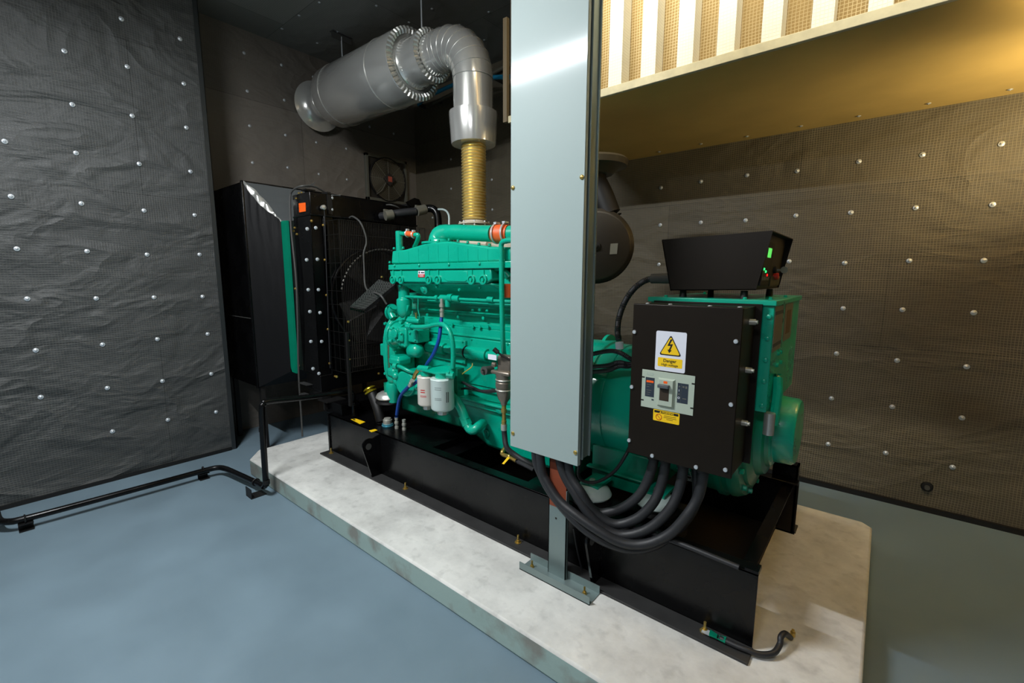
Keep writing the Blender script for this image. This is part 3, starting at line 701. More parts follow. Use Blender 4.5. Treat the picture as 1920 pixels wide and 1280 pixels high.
# cam follower tube line
p0, p1 = q(765,640,EB-.03), q(948,684,EB-.03)
m = MB()
zt = (q(805,650,EB-.03).z+q(930,670,EB-.03).z)/2
for xa, xb, r in ((783,800,.035),(800,832,.044),(832,843,.03),(843,873,.036),(873,911,.044),(911,960,.03)):
    xa_, xb_ = q(xa,655,EB-.03).x, q(xb,660,EB-.03).x
    m.cyl((xa_,EB-.01,zt), (xb_,EB-.01,zt), r, seg=20)
build(m, 'water_header', G, eng, bevel=.003)
for px_ in (799,871):
    xa_ = q(px_,655,EB-.03).x; build(MB().torus((xa_,EB-.01,zt), (1,0,0), .04, .006, 24, 6), 'seal_ring', 'blackm', eng)
m = MB().box((X0e+.2,EB+.0,.745), (X1e,EB+.06,.80)).box((X0e+.2,EB-.03,.79),(X1e,EB+.06,.806))
build(m, 'pan_rail', G, eng, bevel=.004)
m = MB().poly([(-2.34,EB+.03,.78),(-1.35,EB+.03,.76),(-1.35,EB+.03,.44),(-1.75,EB+.05,.44),(-2.08,EB+.05,.455),(-2.24,EB+.04,.53)], (0,.48,0))
pan = build(m, 'oil_pan', G, eng, bevel=.03)
build(MB().lathe(q(912,812,EB+.03), (0,-1,0), [(0,.028),(.006,.028),(.008,.016),(.014,.016),(.015,.004)], 16), 'drain_plug', G, pan)
build(MB().lathe(q(943,765,EB+.03), (0,-1,0), [(0,.03),(.04,.03),(.045,.02)], 16).box((-1.78,EB-.04,.78),(-1.58,EB+.05,.83)), 'boss', G, pan)
build(MB().box((-3.0,2.2,.56), (-2.3,2.66,.80)), 'front_sump', 'green2', eng, bevel=.02)
# aftercooler / intake housing
AY = 2.02
zt_f = q(840,490,AY).z
top = [(735,470),(758,468),(778,462),(800,455),(840,452),(879,457),(919,462),(945,463),(958,463),(958,490),(733,495)]
ac = panel(top, AY+.01, .30, 'intake_housing', bevel=.012)
panel([(728,496),(922,490),(958,489),(958,502),(919,503),(728,506)], AY-.012, .33, 'housing_flange', bevel=.004, parent=ac)
lowp = [(730,506),(920,503),(922,524),(912,531),(905,531),(742,529),(733,521)]
panel(lowp, AY, .30, 'lower_housing', bevel=.008, parent=ac)
# underside sloping inwards
u0 = [q(742,529,AY+.005), q(912,531,AY+.005), q(958,531,AY+.03), q(958,510,AY+.03)]
m = MB()
a_, b_ = q(742,529,AY+.005), q(925,531,AY+.005); zlo = 1.475
m.hexa([a_, b_, V((b_.x+.05,EB+.06,zlo)), V((a_.x+.1,EB+.06,zlo))], [a_+V((0,.28,0)), b_+V((0,.28,0)), V((b_.x+.05,2.4,zlo)), V((a_.x+.1,2.4,zlo))])
m.box((b_.x,AY+.06,1.53),(X1e,2.35,1.70))
build(m, 'housing_underside', G, ac, bevel=.02)
rb = MB()
for k in range(10):
    px_ = 748+k*18.5; t_ = q(px_,474,AY).z; 
    pb = q(px_, 493, AY+.01); zz = q(px_, [470,468,463,458,456,457,460,463,464,464][k]+3, AY+.01).z
    rb.box((pb.x-.002,AY+.0085,pb.z), (pb.x+.002,AY+.015,zz))
build(rb, 'cast_ribs', G, ac)
rb = MB(); bs = []
for px_ in (738,753,805,822,885,907):
    pb = q(px_, 506, AY); pe = q(px_, 520, AY); build(MB().box((pb.x-.006,AY-.006,pe.z), (pb.x+.006,AY+.004,pb.z)), 'cast_rib', G, ac)
    build(MB().lathe(q(px_,524,AY), (0,-1,0), [(0,.031),(.012,.031),(.014,.021),(.004,.019),(.004,.011),(.016,.011)], 18), 'bolt_boss', G, ac)
for px_, py_ in ((740,498),(786,497),(842,495.5),(899,494)):
    build(MB().bolt(q(px_,py_,AY-.012), (0,-1,0), .009, .007), 'bolt', G, ac)
for px_, py_ in ((731,493),(739,467),(756,466),(806,453),(822,453),(842,451),(859,453),(877,456),(898,459),(918,461)):
    build(MB().bolt(q(px_,py_,AY+.02), (0,0,1), .009, .012), 'bolt', G, ac)
panel([(833,508),(876,508),(877,524),(872,528),(838,527),(832,522)], AY-.004, .01, 'blank_plate', bevel=.003, parent=ac)
lb = panel([(784,507.5),(796,507.5),(796,519.5),(784,519.5)], AY-.003, .004, 'instruction_label', 'white', 0, ac)
panel([(784,514),(796,514),(796,519.5),(784,519.5)], AY-.0036, .002, 'red_band', 'red', 0, lb)
panel([(785,509),(787,509),(787,512.5),(785,512.5)], AY-.0036, .002, 'label_mark', 'ink', 0, lb)
panel([(789,510),(795.4,510),(795.4,512),(789,512)], AY-.0036, .002, 'label_mark', 'ink', 0, lb)
for s_ in (515.5,517.5): panel([(786,s_),(794,s_),(794,s_+.7),(786,s_+.7)], AY-.0042, .001, 'label_mark', 'white', 0, lb)
build(MB().lathe(q(797,541,AY+.06), (0,-1,-.3), [(0,.035),(.014,.035),(.016,.02),(.022,.014)], 16), 'drain_boss', G, ac)
for px_, py_ in ((751,535),(819,537),(862,543),(900,538)): build(MB().bolt(q(px_,py_,AY+.04), (0,-1,-.5), .009, .01), 'bolt', G, ac)
# crossover elbow and pipe
cr = [q(827,455,2.16), q(828,443,2.16), q(838,437,2.16), q(852,435.5,2.16), q(880,436.5,2.17), q(925,438,2.17)]
co = build(MB().tube(cr, .052, 20, rf=lambda t: 1.8-.8*min(1,t*2.0)), 'crossover_pipe', G, eng, smooth=60)
build(MB().lathe(q(827,455,2.16)-V((0,0,.01)), (0,0,1), [(0,.135),(.014,.135),(.016,.10)], 28), 'elbow_flange', G, co)
c0 = q(931,438,2.17)
build(MB().cyl(c0+V((-.02,0,0)), c0+V((.085,.02,-.005)), .057, seg=24), 'silicone_hose', 'orange', co)
for d in (.0, .07): build(MB().torus(c0+V((d,.0+d*.1,0)), (1,.1,0), .059, .006, 28, 6).box(c0+V((d-.008,-.02,.058)), c0+V((d+.014,.02,.070))), 'hose_clamp', 'galv', co)
build(MB().cyl(c0+V((.07,.02,-.005)), c0+V((.3,.04,-.01)), .052, seg=20), 'turbo_pipe', G, co)
# turbo with heat wrap behind
build(MB().tube([(-2.69,2.75,2.05),(-2.66,2.70,1.95),(-2.5,2.6,1.86),(-2.2,2.5,1.84)], .11, 16).ball((-2.1,2.55,1.85), .16), 'turbocharger', 'heat', eng)
build(MB().box((-2.95,2.36,1.5), (-1.78,2.68,1.78)), 'cylinder_heads', G, eng, bevel=.02)
build(MB().box((-2.9,2.70,1.5), (-1.85,2.86,1.66)), 'exhaust_manifold', 'castg', eng, bevel=.03)
# vent pipe with small orange hose at front end
vp = q(748,434,2.12)
build(MB().cyl((vp.x,2.12,1.84), (vp.x,2.12,vp.z), .026, seg=18).ball((vp.x,2.12,vp.z), .026, .25), 'vent_pipe', G, eng)
s0, s1 = q(752,438,2.12), q(764,438,2.12); s2 = q(778,440,2.12)
build(MB().cyl(s0, s1, .016, seg=14).tube([s2-V((.01,0,0)), q(784,441,2.12), q(783,450,2.14), q(777,463,2.2)], .016, 12), 'vent_elbow', G, eng)
oh = build(MB().cyl(s1-V((.01,0,0)), s2, .021, seg=16), 'vent_hose', 'orange', eng)
for c_ in (s1, s2-V((.015,0,0))): build(MB().torus(c_, (1,0,0), .022, .004, 20, 6).box(c_+V((-.008,-.01,.02)), c_+V((.01,.01,.034))), 'hose_clamp', 'galv', oh)
# water transfer tube on the right of the near side
build(MB().tube([q(965,450,2.0), q(950,451,2.0), q(940.5,457,2.0), q(940.5,480,2.0), q(941,560,2.0), q(943,640,2.02), q(946,668,2.08)], .0155, 12), 'transfer_tube', G, eng)
build(MB().box(q(943,474,2.05), q(958,480,2.05)+V((0,.03,0))).lathe(q(950,508,2.1),(0,-1,0),[(0,.03),(.03,.025),(.05,.015)],14), 'tube_bracket', G, eng)
build(MB().cyl(q(952,548,2.05)-V((0,0,.03)), q(952,548,2.05)+V((0,0,.05)), .028, seg=16), 'lower_silicone_hose', 'orange', eng)
build(MB().tube([q(925,510,2.1), q(935,500,2.06), q(945,508,2.05), q(955,520,2.06)], .022, 10), 'cast_arm', G, eng)
# thermostat neck at front
nx = q(757,600,2.1).x
build(MB().lathe((nx,2.11,q(757,593,2.11).z), (0,0,1), [(0,.03),(.02,.05),(.05,.055),(.10,.058),(.13,.056),(.14,.042),(.2,.04),(.24,.045)], 22), 'thermostat_housing', G, eng, bevel=.003)
build(MB().poly([q(748,572,2.09), q(766,572,2.09), q(758,600,2.09), q(750,598,2.09)], (0,.02,0)), 'thermostat_web', G, eng, bevel=.004)
build(MB().tube([q(738,575,2.15),q(733,585,2.15),q(738,597,2.15)],.03,10), 'bypass_elbow', G, eng)
build(MB().torus(q(735,585,2.28), (1,0,0), .06, .012, 28, 8).cyl(q(735,585,2.28), q(735,585,2.28)+V((.06,0,0)), .045), 'water_pump_pulley', G, eng)
# gear case: rounded plate + gear cover with bolts
GXc = -2.98
def yzprof(x, pts, d): return MB().poly([(x,y,z) for y,z in pts], (d,0,0))
def rnd(yc, zc, ry, rz, n=28, e=3.0):
    o = []
    for i in range(n):
        a = 2*PI*i/n; c, s_ = math.cos(a), math.sin(a)
        o.append((yc+ry*abs(c)**(2/e)*(1 if c > 0 else -1), zc+rz*abs(s_)**(2/e)*(1 if s_ > 0 else -1)))
    return o
gc = build(yzprof(GXc-.06, rnd(2.36,1.04,.29,.33), .05), 'gear_case', G, eng, bevel=.008)
build(yzprof(GXc-.01, rnd(2.36,1.04,.275,.315), .006), 'gasket', mat('gasket_chrome',(150,130,110),.4,metal=.5), gc)
gcov = build(yzprof(GXc-.003, rnd(2.37,1.04,.285,.325), .07), 'gear_cover', G, eng, bevel=.012)
build(yzprof(GXc-.10, rnd(2.3,1.22,.14,.10), .05).box((GXc-.11,2.08,1.02),(GXc-.05,2.14,1.12)), 'front_bracket', G, eng, bevel=.01)
for k in range(18):
    a = PI*.45+k*PI*1.1/17; yy = 2.37+.27*math.cos(a); zz = 1.04+.31*math.sin(a)
    build(MB().bolt((GXc+.067,yy,zz), (1,0,0), .009, .009), 'bolt', G, gcov)
for k in range(6):
    build(MB().bolt((GXc-.06,2.09+.004*k,.78+.1*k), (0,-1,0), .012, .014), 'bolt', G, gc)
# fuel pump body on gear cover: flange, cone, rectangular governor, tubes
fpx = GXc+.06; fy, fz = 2.13, 1.20
fp = build(MB().lathe((fpx,fy,fz), (1,0,0), [(0,.115),(.02,.115),(.022,.10),(.05,.085),(.10,.085),(.105,.095),(.12,.095)], 28), 'fuel_pump', G, eng, bevel=.003)
for k in range(6):
    a = k*PI/3+.4; build(MB().cyl((fpx+.01,fy+.10*math.cos(a),fz+.10*math.sin(a)),(fpx+.05,fy+.09*math.cos(a),fz+.09*math.sin(a)),.014,seg=8), 'pump_lug', G, fp)
build(MB().box((fpx+.12,fy-.085,fz-.07), (fpx+.22,fy+.06,fz+.075)).box((fpx+.14,fy-.105,fz-.03),(fpx+.2,fy-.08,fz+.04)), 'governor_housing', G, fp, bevel=.012)
build(MB().box((fpx+.22,fy-.07,fz-.03), (fpx+.33,fy+.05,fz+.07)).box((fpx+.24,fy-.06,fz+.07),(fpx+.31,fy+.02,fz+.10)).cyl((fpx+.17,fy-.02,fz+.07),(fpx+.17,fy-.02,fz+.115),.03), 'throttle_body', G, fp, bevel=.01)
build(MB().lathe((fpx+.2,fy-.03,fz-.10), (1,-.1,.1), [(0,.04),(.02,.052),(.10,.052),(.115,.045),(.135,.02)], 20).cyl((fpx+.2,fy,fz-.1),(fpx+.15,fy+.02,fz-.02),.03), 'damper', G, fp)
build(MB().box((fpx+.18,fy-.04,fz+.10),(fpx+.30,fy+.03,fz+.155)).cyl((fpx+.2,fy-.05,fz+.13),(fpx+.34,fy-.05,fz+.13),.018), 'solenoid_valve', G, fp, bevel=.006)
build(MB().cyl((fpx+.12,fy-.075,fz+.03),(fpx+.12,fy-.12,fz+.03),.035), 'round_cap', G, fp, bevel=.003)
build(MB().cyl((fpx+.30,fy-.05,fz+.15),(fpx+.30,fy-.05,fz+.19),.006,seg=8), 'terminal', 'brass', fp)
for (dx,dy,dz) in ((.15,-.107,-.02),(.19,-.107,.035),(.13,-.088,.06),(.21,-.088,-.06),(.25,-.075,.04),(.31,-.075,-.01)):
    build(MB().bolt((fpx+dx,fy+dy+.002,fz+dz), (0,-1,0), .008, .007), 'bolt', G, fp)
# lower accessory drive (lobed housing)
ly, lz = 2.10, .93
ld = build(MB().box((fpx-.0,ly-.06,lz-.06), (fpx+.13,ly+.1,lz+.12)).box((fpx+.02,ly-.08,lz+.05),(fpx+.15,ly+.05,lz+.11)).box((fpx+.0,ly-.085,lz-.045),(fpx+.09,ly,lz+.025)), 'accessory_drive', G, eng, bevel=.018)
build(MB().lathe((fpx+.22,ly-.07,lz-.07), (.15,-1,0), [(-.12,.10),(0,.10),(.012,.09)], 28), 'pump_cover', G, ld, bevel=.004)
build(MB().poly([(fpx+.13,ly-.05,lz-.14),(fpx+.32,ly-.05,lz-.15),(fpx+.33,ly-.05,lz+.01),(fpx+.2,ly-.05,lz+.035)], (0,.12,0)), 'pump_body', G, ld, bevel=.012)
build(MB().tube([(fpx+.14,ly-.08,lz+.055),(fpx+.2,ly-.09,lz+.055),(fpx+.28,ly-.07,lz+.03),(fpx+.32,ly,lz-.0)], .014, 10).ball((fpx+.13,ly-.09,lz-.02), .03).cyl((fpx+.15,ly-.09,lz+.055),(fpx+.12,ly-.10,lz+.055),.024), 'pump_tube', G, ld)
build(MB().lathe((fpx+.0,ly-.03,lz-.10), (0,0,-1), [(0,.05),(.03,.06),(.10,.045),(.16,.04)], 20), 'drive_neck', G, ld, bevel=.003)
# lube suction tube running along the bottom, and down to the sump
yb = 2.07
st_ = [q(742,712,yb), q(752,718,yb), q(768,722,yb), q(800,727,yb), q(830,733,yb), q(850,745,yb), q(864,765,yb), q(872,786,yb)]
ot = build(MB().tube(st_, .033, 14), 'oil_tube', G, eng)
build(MB().cyl(q(757,716,yb), q(770,721,yb), .038, seg=6).cyl(q(868,780,yb), q(876,797,yb), .038, seg=6), 'tube_nut', G, ot)
build(MB().tube([q(873,790,yb), q(880,803,yb), q(888,806,yb), q(897,799,yb+.03), q(905,793,yb+.12)], .032, 12, k=3), 'tube_elbow', G, ot)
build(MB().ball(q(738,708,yb), .05).cyl(q(738,708,yb), q(732,725,yb), .035, seg=14).cyl(q(738,708,yb),q(745,700,yb+.05),.04), 'tube_casting', G, eng)
# isolator under front of the engine
iso1 = empty('vibration_isolator', q(729,745,2.08), 'round silver vibration isolator under the front end of the engine beside the filler neck', 'vibration isolator', 'engine vibration isolators')
def isolator(c, par, m='alub'):
    build(MB().lathe(c, (0,0,1), [(-.05,.10),(-.045,.105),(-.03,.10),(-.03,.09),(-.012,.09)], 28), 'rubber_base', 'blackm', par)
    build(MB().lathe(c, (0,0,1), [(-.012,.098),(-.004,.102),(.02,.09),(.035,.065),(.04,.03)], 32), 'steel_dome', m, par)
isolator(q(729,742,2.08), iso1)
build(MB().cyl(q(729,738,2.08), q(729,738,2.08)+V((0,0,.09)), .04, seg=6), 'stud', 'green2', iso1)
# near-side fuel lines, rail and sensors on block
Yl = 2.10
fr0 = q(745,572,Yl); zz = q(850,560,Yl).z
m = MB().cyl((fr0.x+.1,Yl,zz), (-1.5,Yl,zz), .010, seg=8).cyl((fr0.x+.35,Yl+.01,zz-.018),(-1.5,Yl+.01,zz-.018),.009,seg=8)
m.cyl(q(827,558,Yl), q(862,560,Yl), .022, seg=12).cyl(q(842,558,Yl),q(850,558,Yl),.028,seg=12).cyl(q(915,561,Yl),q(926,562,Yl),.018).cyl(q(840,575,Yl),q(840,562,Yl),.02).cyl(q(817,558,Yl),q(822,558,Yl),.018)
build(m, 'fuel_rail', G, eng)
build(MB().tube([q(772,556,Yl), q(782,555,Yl), q(784,562,Yl), q(784,580,Yl), q(787,595,Yl), q(782,598,Yl)], .004, 6).tube([q(770,556,Yl),q(800,557,Yl),q(818,560,Yl)], .004, 6), 'injector_line', G, eng)
# fuel return tube: from pump, arcs over and down to the filter head
rt = [q(768,612,2.0), q(782,613,1.99), q(800,612,1.98), q(818,608,1.97), q(832,609,1.96), q(842,620,1.95), q(848,640,1.95), q(850,665,1.95), q(849,690,1.95)]
build(MB().tube(rt, .0165, 12).cyl(q(765,612,2.0),q(773,612.5,2.0),.025,seg=8), 'fuel_return_tube', G, eng)
# filter head and spin-on filters
FY = 1.97
fh = MB().poly([q(790,692,FY-.05), q(826,683,FY+.06), q(846,686,FY+.06), q(842,697,FY-.05), q(815,698,FY-.06)], (0,0,-.012))
fh.cyl(q(800,690,FY), q(800,703,FY), .042, seg=20).cyl(q(830,697,FY-.01), q(830,708,FY-.01), .05, 0.05, seg=20)
fh.box(q(800,690,FY), q(846,700,FY)+V((0,.05,0)))
fh.cyl(q(786,690,FY-.03), q(806,692,FY-.03), .022, seg=12).cyl(q(848,688,FY), q(848,704,FY), .028, seg=12).cyl(q(838,702,FY-.04),q(851,704,FY-.02),.024,seg=8)
hd = build(fh, 'filter_head', G, eng, bevel=.003)
panel([(843,690),(857,692),(857,745),(846,735)], 2.10, .07, 'filter_bracket', 'green2', bevel=.004)
def spin(c, r, h, m, nm):
    o = build(MB().lathe(c, (0,0,-1), [(0,r*.96),(.006,r*1.03),(.012,r),(h*.93,r),(h*.97,r*.95),(h,r*.85)], 32), nm, m, hd)
    build(MB().lathe(V(c)-V((0,0,h)), (0,0,-1), [(0,r*.5),(.03,r*.48),(.034,r*.4)], 8), 'drain_valve', 'alub', o)
    return o
f1 = spin(q(800,704,FY), .065, .205, 'cream', 'fuel_filter')
f2 = spin(q(829,708,FY-.02), .077, .215, 'filterw', 'fuel_filter')
def wrapmark(c, r, a0, a1, z0, z1, m, par, nm='filter_print'):
    vs = []; n = 6
    for i in range(n+1):
        a = a0+(a1-a0)*i/n
        for z in (z0, z1): vs.append((c.x+(r+.0006)*math.sin(a), c.y-(r+.0006)*math.cos(a), c.z+z))
    return build(MB().add(vs, [(2*i,2*i+2,2*i+3,2*i+1) for i in range(n)]), nm, m, par)
ca, cb = q(800,704,FY), q(829,708,FY-.02)
k0 = math.atan2(ca.x, -ca.y)  # towards the camera
for dz, w in ((-.085,.5),(-.10,.5)): wrapmark(ca, .065, 0.15, .15+w, dz-.006, dz, 'red', f1)
for dz in (-.125,-.133): wrapmark(ca, .065, .1, .8, dz-.003, dz, 'red', f1)
pr = mat('print_grey', (120,130,130), .5)
for dz in (-.05,-.062,-.12,-.13): wrapmark(cb, .077, .15, .75, dz-.003, dz, pr, f2)
for da in (1.15,1.3): wrapmark(cb, .077, da, da+.09, -.15, -.08, mat('print_dark',(90,96,96),.5), f2)
# oil-drain wiring and sensors
build(MB().tube([q(886,680,EB-.03), q(884,688,EB-.04), q(868,700,EB-.05), q(862,708,EB-.05), q(868,718,EB-.05), q(878,722,EB-.04)], .004, 6), 'yellow_wire', mat('wire_yellow',(190,180,80),.5), eng)
build(MB().tube([q(856,712,EB-.05), q(870,718,EB-.05), q(888,727,EB-.06), q(905,733,EB-.06), q(932,731,EB-.06)], .010, 8).tube([q(858,730,EB-.05), q(880,728,EB-.06), q(910,735,EB-.06), q(935,733,EB-.06)], .007, 8), 'wiring_loom', 'rubber', eng)
build(MB().cyl(q(921,693,EB-.04), q(907,695,EB-.12), .028, seg=16).cyl(q(908,695,EB-.12),q(903,692,EB-.14),.006).cyl(q(908,697,EB-.12),q(904,699,EB-.14),.006), 'pressure_sender', 'greypl', eng)
# water separator (cast aluminium) hanging at the right
WY = 1.975; wc = q(945,690,WY)
ws = build(MB().lathe((wc.x,WY,q(945,697,WY).z), (0,0,-1), [(0,.05),(.01,.052),(.03,.046),(.06,.046),(.06,.05),(.09,.05),(.09,.046),(.12,.046),(.14,.04),(.16,.036),(.185,.02),(.2,.018)], 24), 'water_separator', 'castg', eng, bevel=.002)
zt_ = q(945,697,WY).z
build(MB().box((wc.x-.065,WY-.05,zt_-.012), (wc.x+.08,WY+.05,zt_+.012)).box((wc.x-.03,WY-.03,zt_),(wc.x+.07,WY+.04,zt_+.10)).cyl((wc.x-.03,WY-.03,zt_+.045),(wc.x-.055,WY-.05,zt_+.045),.016,seg=12), 'separator_head', 'castg', ws, bevel=.01)
build(MB().box((wc.x-.075,WY-.056,zt_+.075),(wc.x-.01,WY-.052,zt_+.105)), 'white_tag', 'white', ws)
for d in (.045, .105): build(MB().torus((wc.x,WY,zt_-d), (0,0,1), .048, .004, 28, 6), 'steel_band', 'steel', ws)
build(MB().lathe((wc.x,WY,zt_-.195), (0,0,-1), [(0,.014),(.03,.014),(.03,.018),(.05,.018),(.05,.012),(.1,.012),(.1,.016),(.13,.015)], 10), 'drain_fitting', 'brass', ws)
lev = [q(928,656,1.9), q(940,665,1.92), q(960,676,1.95)]
tag(build(MB().tube(lev, .006, 8).cyl(q(926,654,1.9), q(934,661,1.91), .014, seg=12), 'hand_primer_lever', 'blackm', eng), 'black hand lever')
# flywheel housing hidden behind the trunking, joining to the alternator
build(MB().lathe((-1.36,2.43,.93), (1,0,0), [(-.26,.33),(.03,.34),(.14,.345),(.15,.33),(.24,.33)], 40), 'flywheel_housing', G, eng, bevel=.005)

# hoses near the engine
bh = [q(828,592,2.0), q(826,615,1.98), q(822,640,1.96), q(812,665,1.95), q(802,680,1.95), q(795,695,2.0), q(785,712,2.0), q(772,722,2.0)]
h = empty('blue_fuel_hose', q(772,722,2.0), 'blue fuel hose with steel ends hanging down the engine side behind the filters', 'hose', 'blue fuel hoses')
build(MB().tube(bh, .0125, 10), 'hose', 'blue', h)
build(MB().lathe(q(829,594,2.0), (0,0,1), [(0,.015),(.03,.015),(.03,.011),(.036,.011),(.036,.016),(.05,.016),(.05,.011),(.065,.011),(.065,.017),(.085,.017),(.085,.012),(.12,.012)], 10), 'end_fitting', 'steel', h)
a_ = V((-2.863,2.053,RZ+.085)); b1 = q(776,709,1.95); b2 = q(770,720,1.97)
h = empty('blue_fuel_hose', a_, 'short blue fuel hose rising from the black tank top to the filter head', 'hose', 'blue fuel hoses')
build(MB().tube([a_, q(748,752,2.04), q(754,738,2.02), q(764,727,1.99), b2], .0135, 10), 'hose', 'blue', h)
build(MB().lathe(b2, b1-b2+V((.01,0,.02)), [(-.02,.016),(.02,.016),(.02,.012),(.03,.012),(.03,.017),(.05,.017)], 10), 'end_fitting', 'steel', h)
build(MB().tube([b1, q(779,701,1.95), q(784,693,1.95)], .014, 10), 'brass_union', 'brass', h)
h = empty('black_drain_hose', q(960,845,1.95), 'black rubber hose hanging from the metal water separator down behind the grey trunking', 'hose')
zb = zt_-.32
build(MB().tube([(wc.x,WY,zb), q(946,815,WY), q(950,838,1.96), q(965,852,1.98), q(990,868,2.0), q(1020,885,2.05)], .0165, 12), 'hose', 'rubber', h)
build(MB().lathe((wc.x,WY,zb+.0), (0,0,-1), [(-.02,.015),(0,.015),(0,.019),(.035,.019)], 12), 'ferrule', 'steel', h)
bv = empty('brass_ball_valve', q(950,860,1.98), 'brass drain ball valve with yellow lever below the engine sump', 'valve')
v0, v1, v2 = q(943,847,2.0), q(955,856,1.98), q(968,864,1.97)
build(MB().tube([q(948,838,2.05), q(942,847,2.0), q(943,852,2.0), v1], .013, 10).cyl(v1, v2, .012, seg=6).ball(v1, .017), 'valve_body', 'brass', bv)
build(MB().poly([q(952,856,1.95), q(956,858,1.95), q(945,870,1.93), q(941,869,1.93)], (0,.003,0)), 'lever', 'yellow', bv)
build(MB().tube([v2, q(985,872,1.97), q(1000,880,1.98)], .012, 8), 'outlet_hose', 'rubber', bv)

# ================================================================== ALTERNATOR
alt = empty('alternator', (-.75,2.43,RZ), 'green alternator with square terminal housing and round end bell, right end of the base frame', 'alternator')
AX0, AX1, AYn, AYf = -.867, -.345, 2.10, 2.77; AZ = 1.557
build(MB().lathe((-1.22,2.43,.93), (1,0,0), [(0,.32),(.02,.325),(.75,.325)], 56), 'stator_frame', G, alt)
build(MB().box((-1.2,2.17,.50), (-.86,2.69,.72)).box((-1.22,2.14,.585),(-.88,2.18,.60)), 'stator_foot', 'green2', alt, bevel=.006)
build(MB().box((AX0,AYn,1.085), (AX1,AYf,AZ-.02)), 'terminal_housing', G, alt, bevel=.004)
lid = build(MB().box((AX0-.012,AYn-.014,AZ-.022), (AX1+.008,AYf+.014,AZ)), 'housing_lid', G, alt, bevel=.003)
for x, y in ((-.80,AYn+.01),(-.46,AYn+.01),(-.38,2.2),(-.37,2.5),(-.8,2.7)): build(MB().bolt((x,y,AZ), (0,0,1), .008, .008), 'bolt', G, lid)
for z in (1.49,1.40,1.31,1.22,1.115): build(MB().bolt((-.362,AYn,z), (0,-1,0), .010, .008), 'bolt', G, alt)
for y, z in ((2.24,1.27),(2.33,1.27),(2.25,1.32),(2.3,1.32)): build(MB().bolt((AX1,y,z), (1,0,0), .010, .01), 'bolt', G, alt)
# end bell: stacked rings, screen, hub cap
build(MB().lathe((-.60,2.43,.93), (1,0,0), [(0,.355),(.005,.36),(.06,.36),(.062,.372),(.085,.372),(.087,.355),(.11,.355),(.115,.365),(.135,.362),(.165,.345),(.168,.30),(.185,.295),(.20,.24),(.23,.225),(.235,.19),(.25,.185)], 64), 'end_bell', 'green2', alt)
build(MB().lathe((-.355,2.43,.93), (1,0,0), [(0,.185),(.01,.175),(.015,.16),(.085,.157),(.098,.147),(.10,.1)], 48), 'hub_cap', G, alt, bevel=.002)
for k in range(14):
    a = 2*PI*k/14; build(MB().bolt((-.432,2.43+.325*math.cos(a),.93+.325*math.sin(a)), (1,0,0), .012, .014), 'bolt', G, alt)
m = MB()
for k in range(48):
    a = 2*PI*k/48; m.cyl((-.72,2.43+.352*math.cos(a),.93+.352*math.sin(a)), (-.6,2.43+.352*math.cos(a),.93+.352*math.sin(a)), .0015, seg=5)
for k in range(5): m.torus((-.71+.027*k,2.43,.93), (1,0,0), .352, .0015, 64, 5)
build(m, 'air_screen', 'galv', alt)
m = MB(); bb = [(-.345,2.16,1.16),(-.345,2.22,1.22)]
m.tube([(-.335,2.23,1.23),(-.325,2.20,1.15),(-.325,2.155,1.02)], .02, 8); build(m, 'bearing_bracket', G, alt)
build(MB().cyl((-.335,2.13,.985),(-.335,2.13,1.08),.022,seg=12), 'bracket_bolt', 'alub', alt)
# nameplates on the end face
np1 = build(MB().box((AX1,2.115,1.34), (AX1+.002,2.30,1.53)), 'rating_plate', 'nameplate', alt)
build(MB().box((AX1+.002,2.115,1.495),(AX1+.0028,2.30,1.51)).box((AX1+.002,2.115,1.36),(AX1+.0028,2.30,1.375)), 'plate_band', 'navy', np1)
np2 = build(MB().box((AX1,2.35,1.36), (AX1+.002,2.56,1.53)), 'instruction_plate', 'nameplate', alt)
build(MB().box((AX1+.002,2.40,1.39),(AX1+.0028,2.51,1.50)), 'plate_print', mat('plate_brown',(92,70,52),.5), np2)
# lifting eyes
for x in (-.90,-1.24):
    pts = [(x,2.10,1.03)]
    for k in range(9): a = PI-k*PI/8; pts.append((x,2.16+.06*math.cos(a),1.16+.05*math.sin(a)))
    pts += [(x,2.22,1.03)]
    if x > -1: build(MB().poly(pts, (.018,0,0)), 'lifting_eye', G, alt, bevel=.003)
build(MB().lathe((-1.30,2.5,1.20), (1,0,0), [(0,.10),(.02,.10),(.022,.05)], 28), 'lifting_eye', G, alt)

# breaker box
CBX0, CBX1, CBY0, CBY1, CBZ0, CBZ1 = -.843, -.405, 1.85, 2.085, .86, 1.537
cb_ = empty('circuit_breaker_box', (-.62,1.97,CBZ0), 'black steel circuit breaker box with yellow danger sign on the side of the alternator', 'breaker box')
build(MB().box((CBX0+.004,CBY0+.006,CBZ0+.004), (CBX1-.004,CBY1,CBZ1-.004)).box((CBX0,CBY1-.012,CBZ0-.004),(CBX1+.02,CBY1,CBZ1+.004)), 'enclosure', 'blackb', cb_, bevel=.002)
door = build(MB().box((CBX0,CBY0,CBZ0), (CBX1,CBY0+.02,CBZ1)), 'front_cover', 'blackb', cb_, bevel=.004)
for (x, z) in ((-.832,1.413),(-.834,1.167),(-.836,.919),(-.726,.867+.008),(-.539,.867+.008),(-.427,.895),(-.424,1.162),(-.423,1.409)):
    s_ = build(MB().lathe((x,CBY0,z), (0,-1,0), [(0,.0085),(.003,.009),(.007,.0075),(.0075,.003)], 14), 'screw', 'galv', door)
for x in (-.80,-.70,-.54,-.43): build(MB().lathe((x,CBY0+.05,CBZ1-.004), (0,0,1), [(0,.009),(.004,.009),(.006,.004)], 12), 'screw', 'galv', cb_)
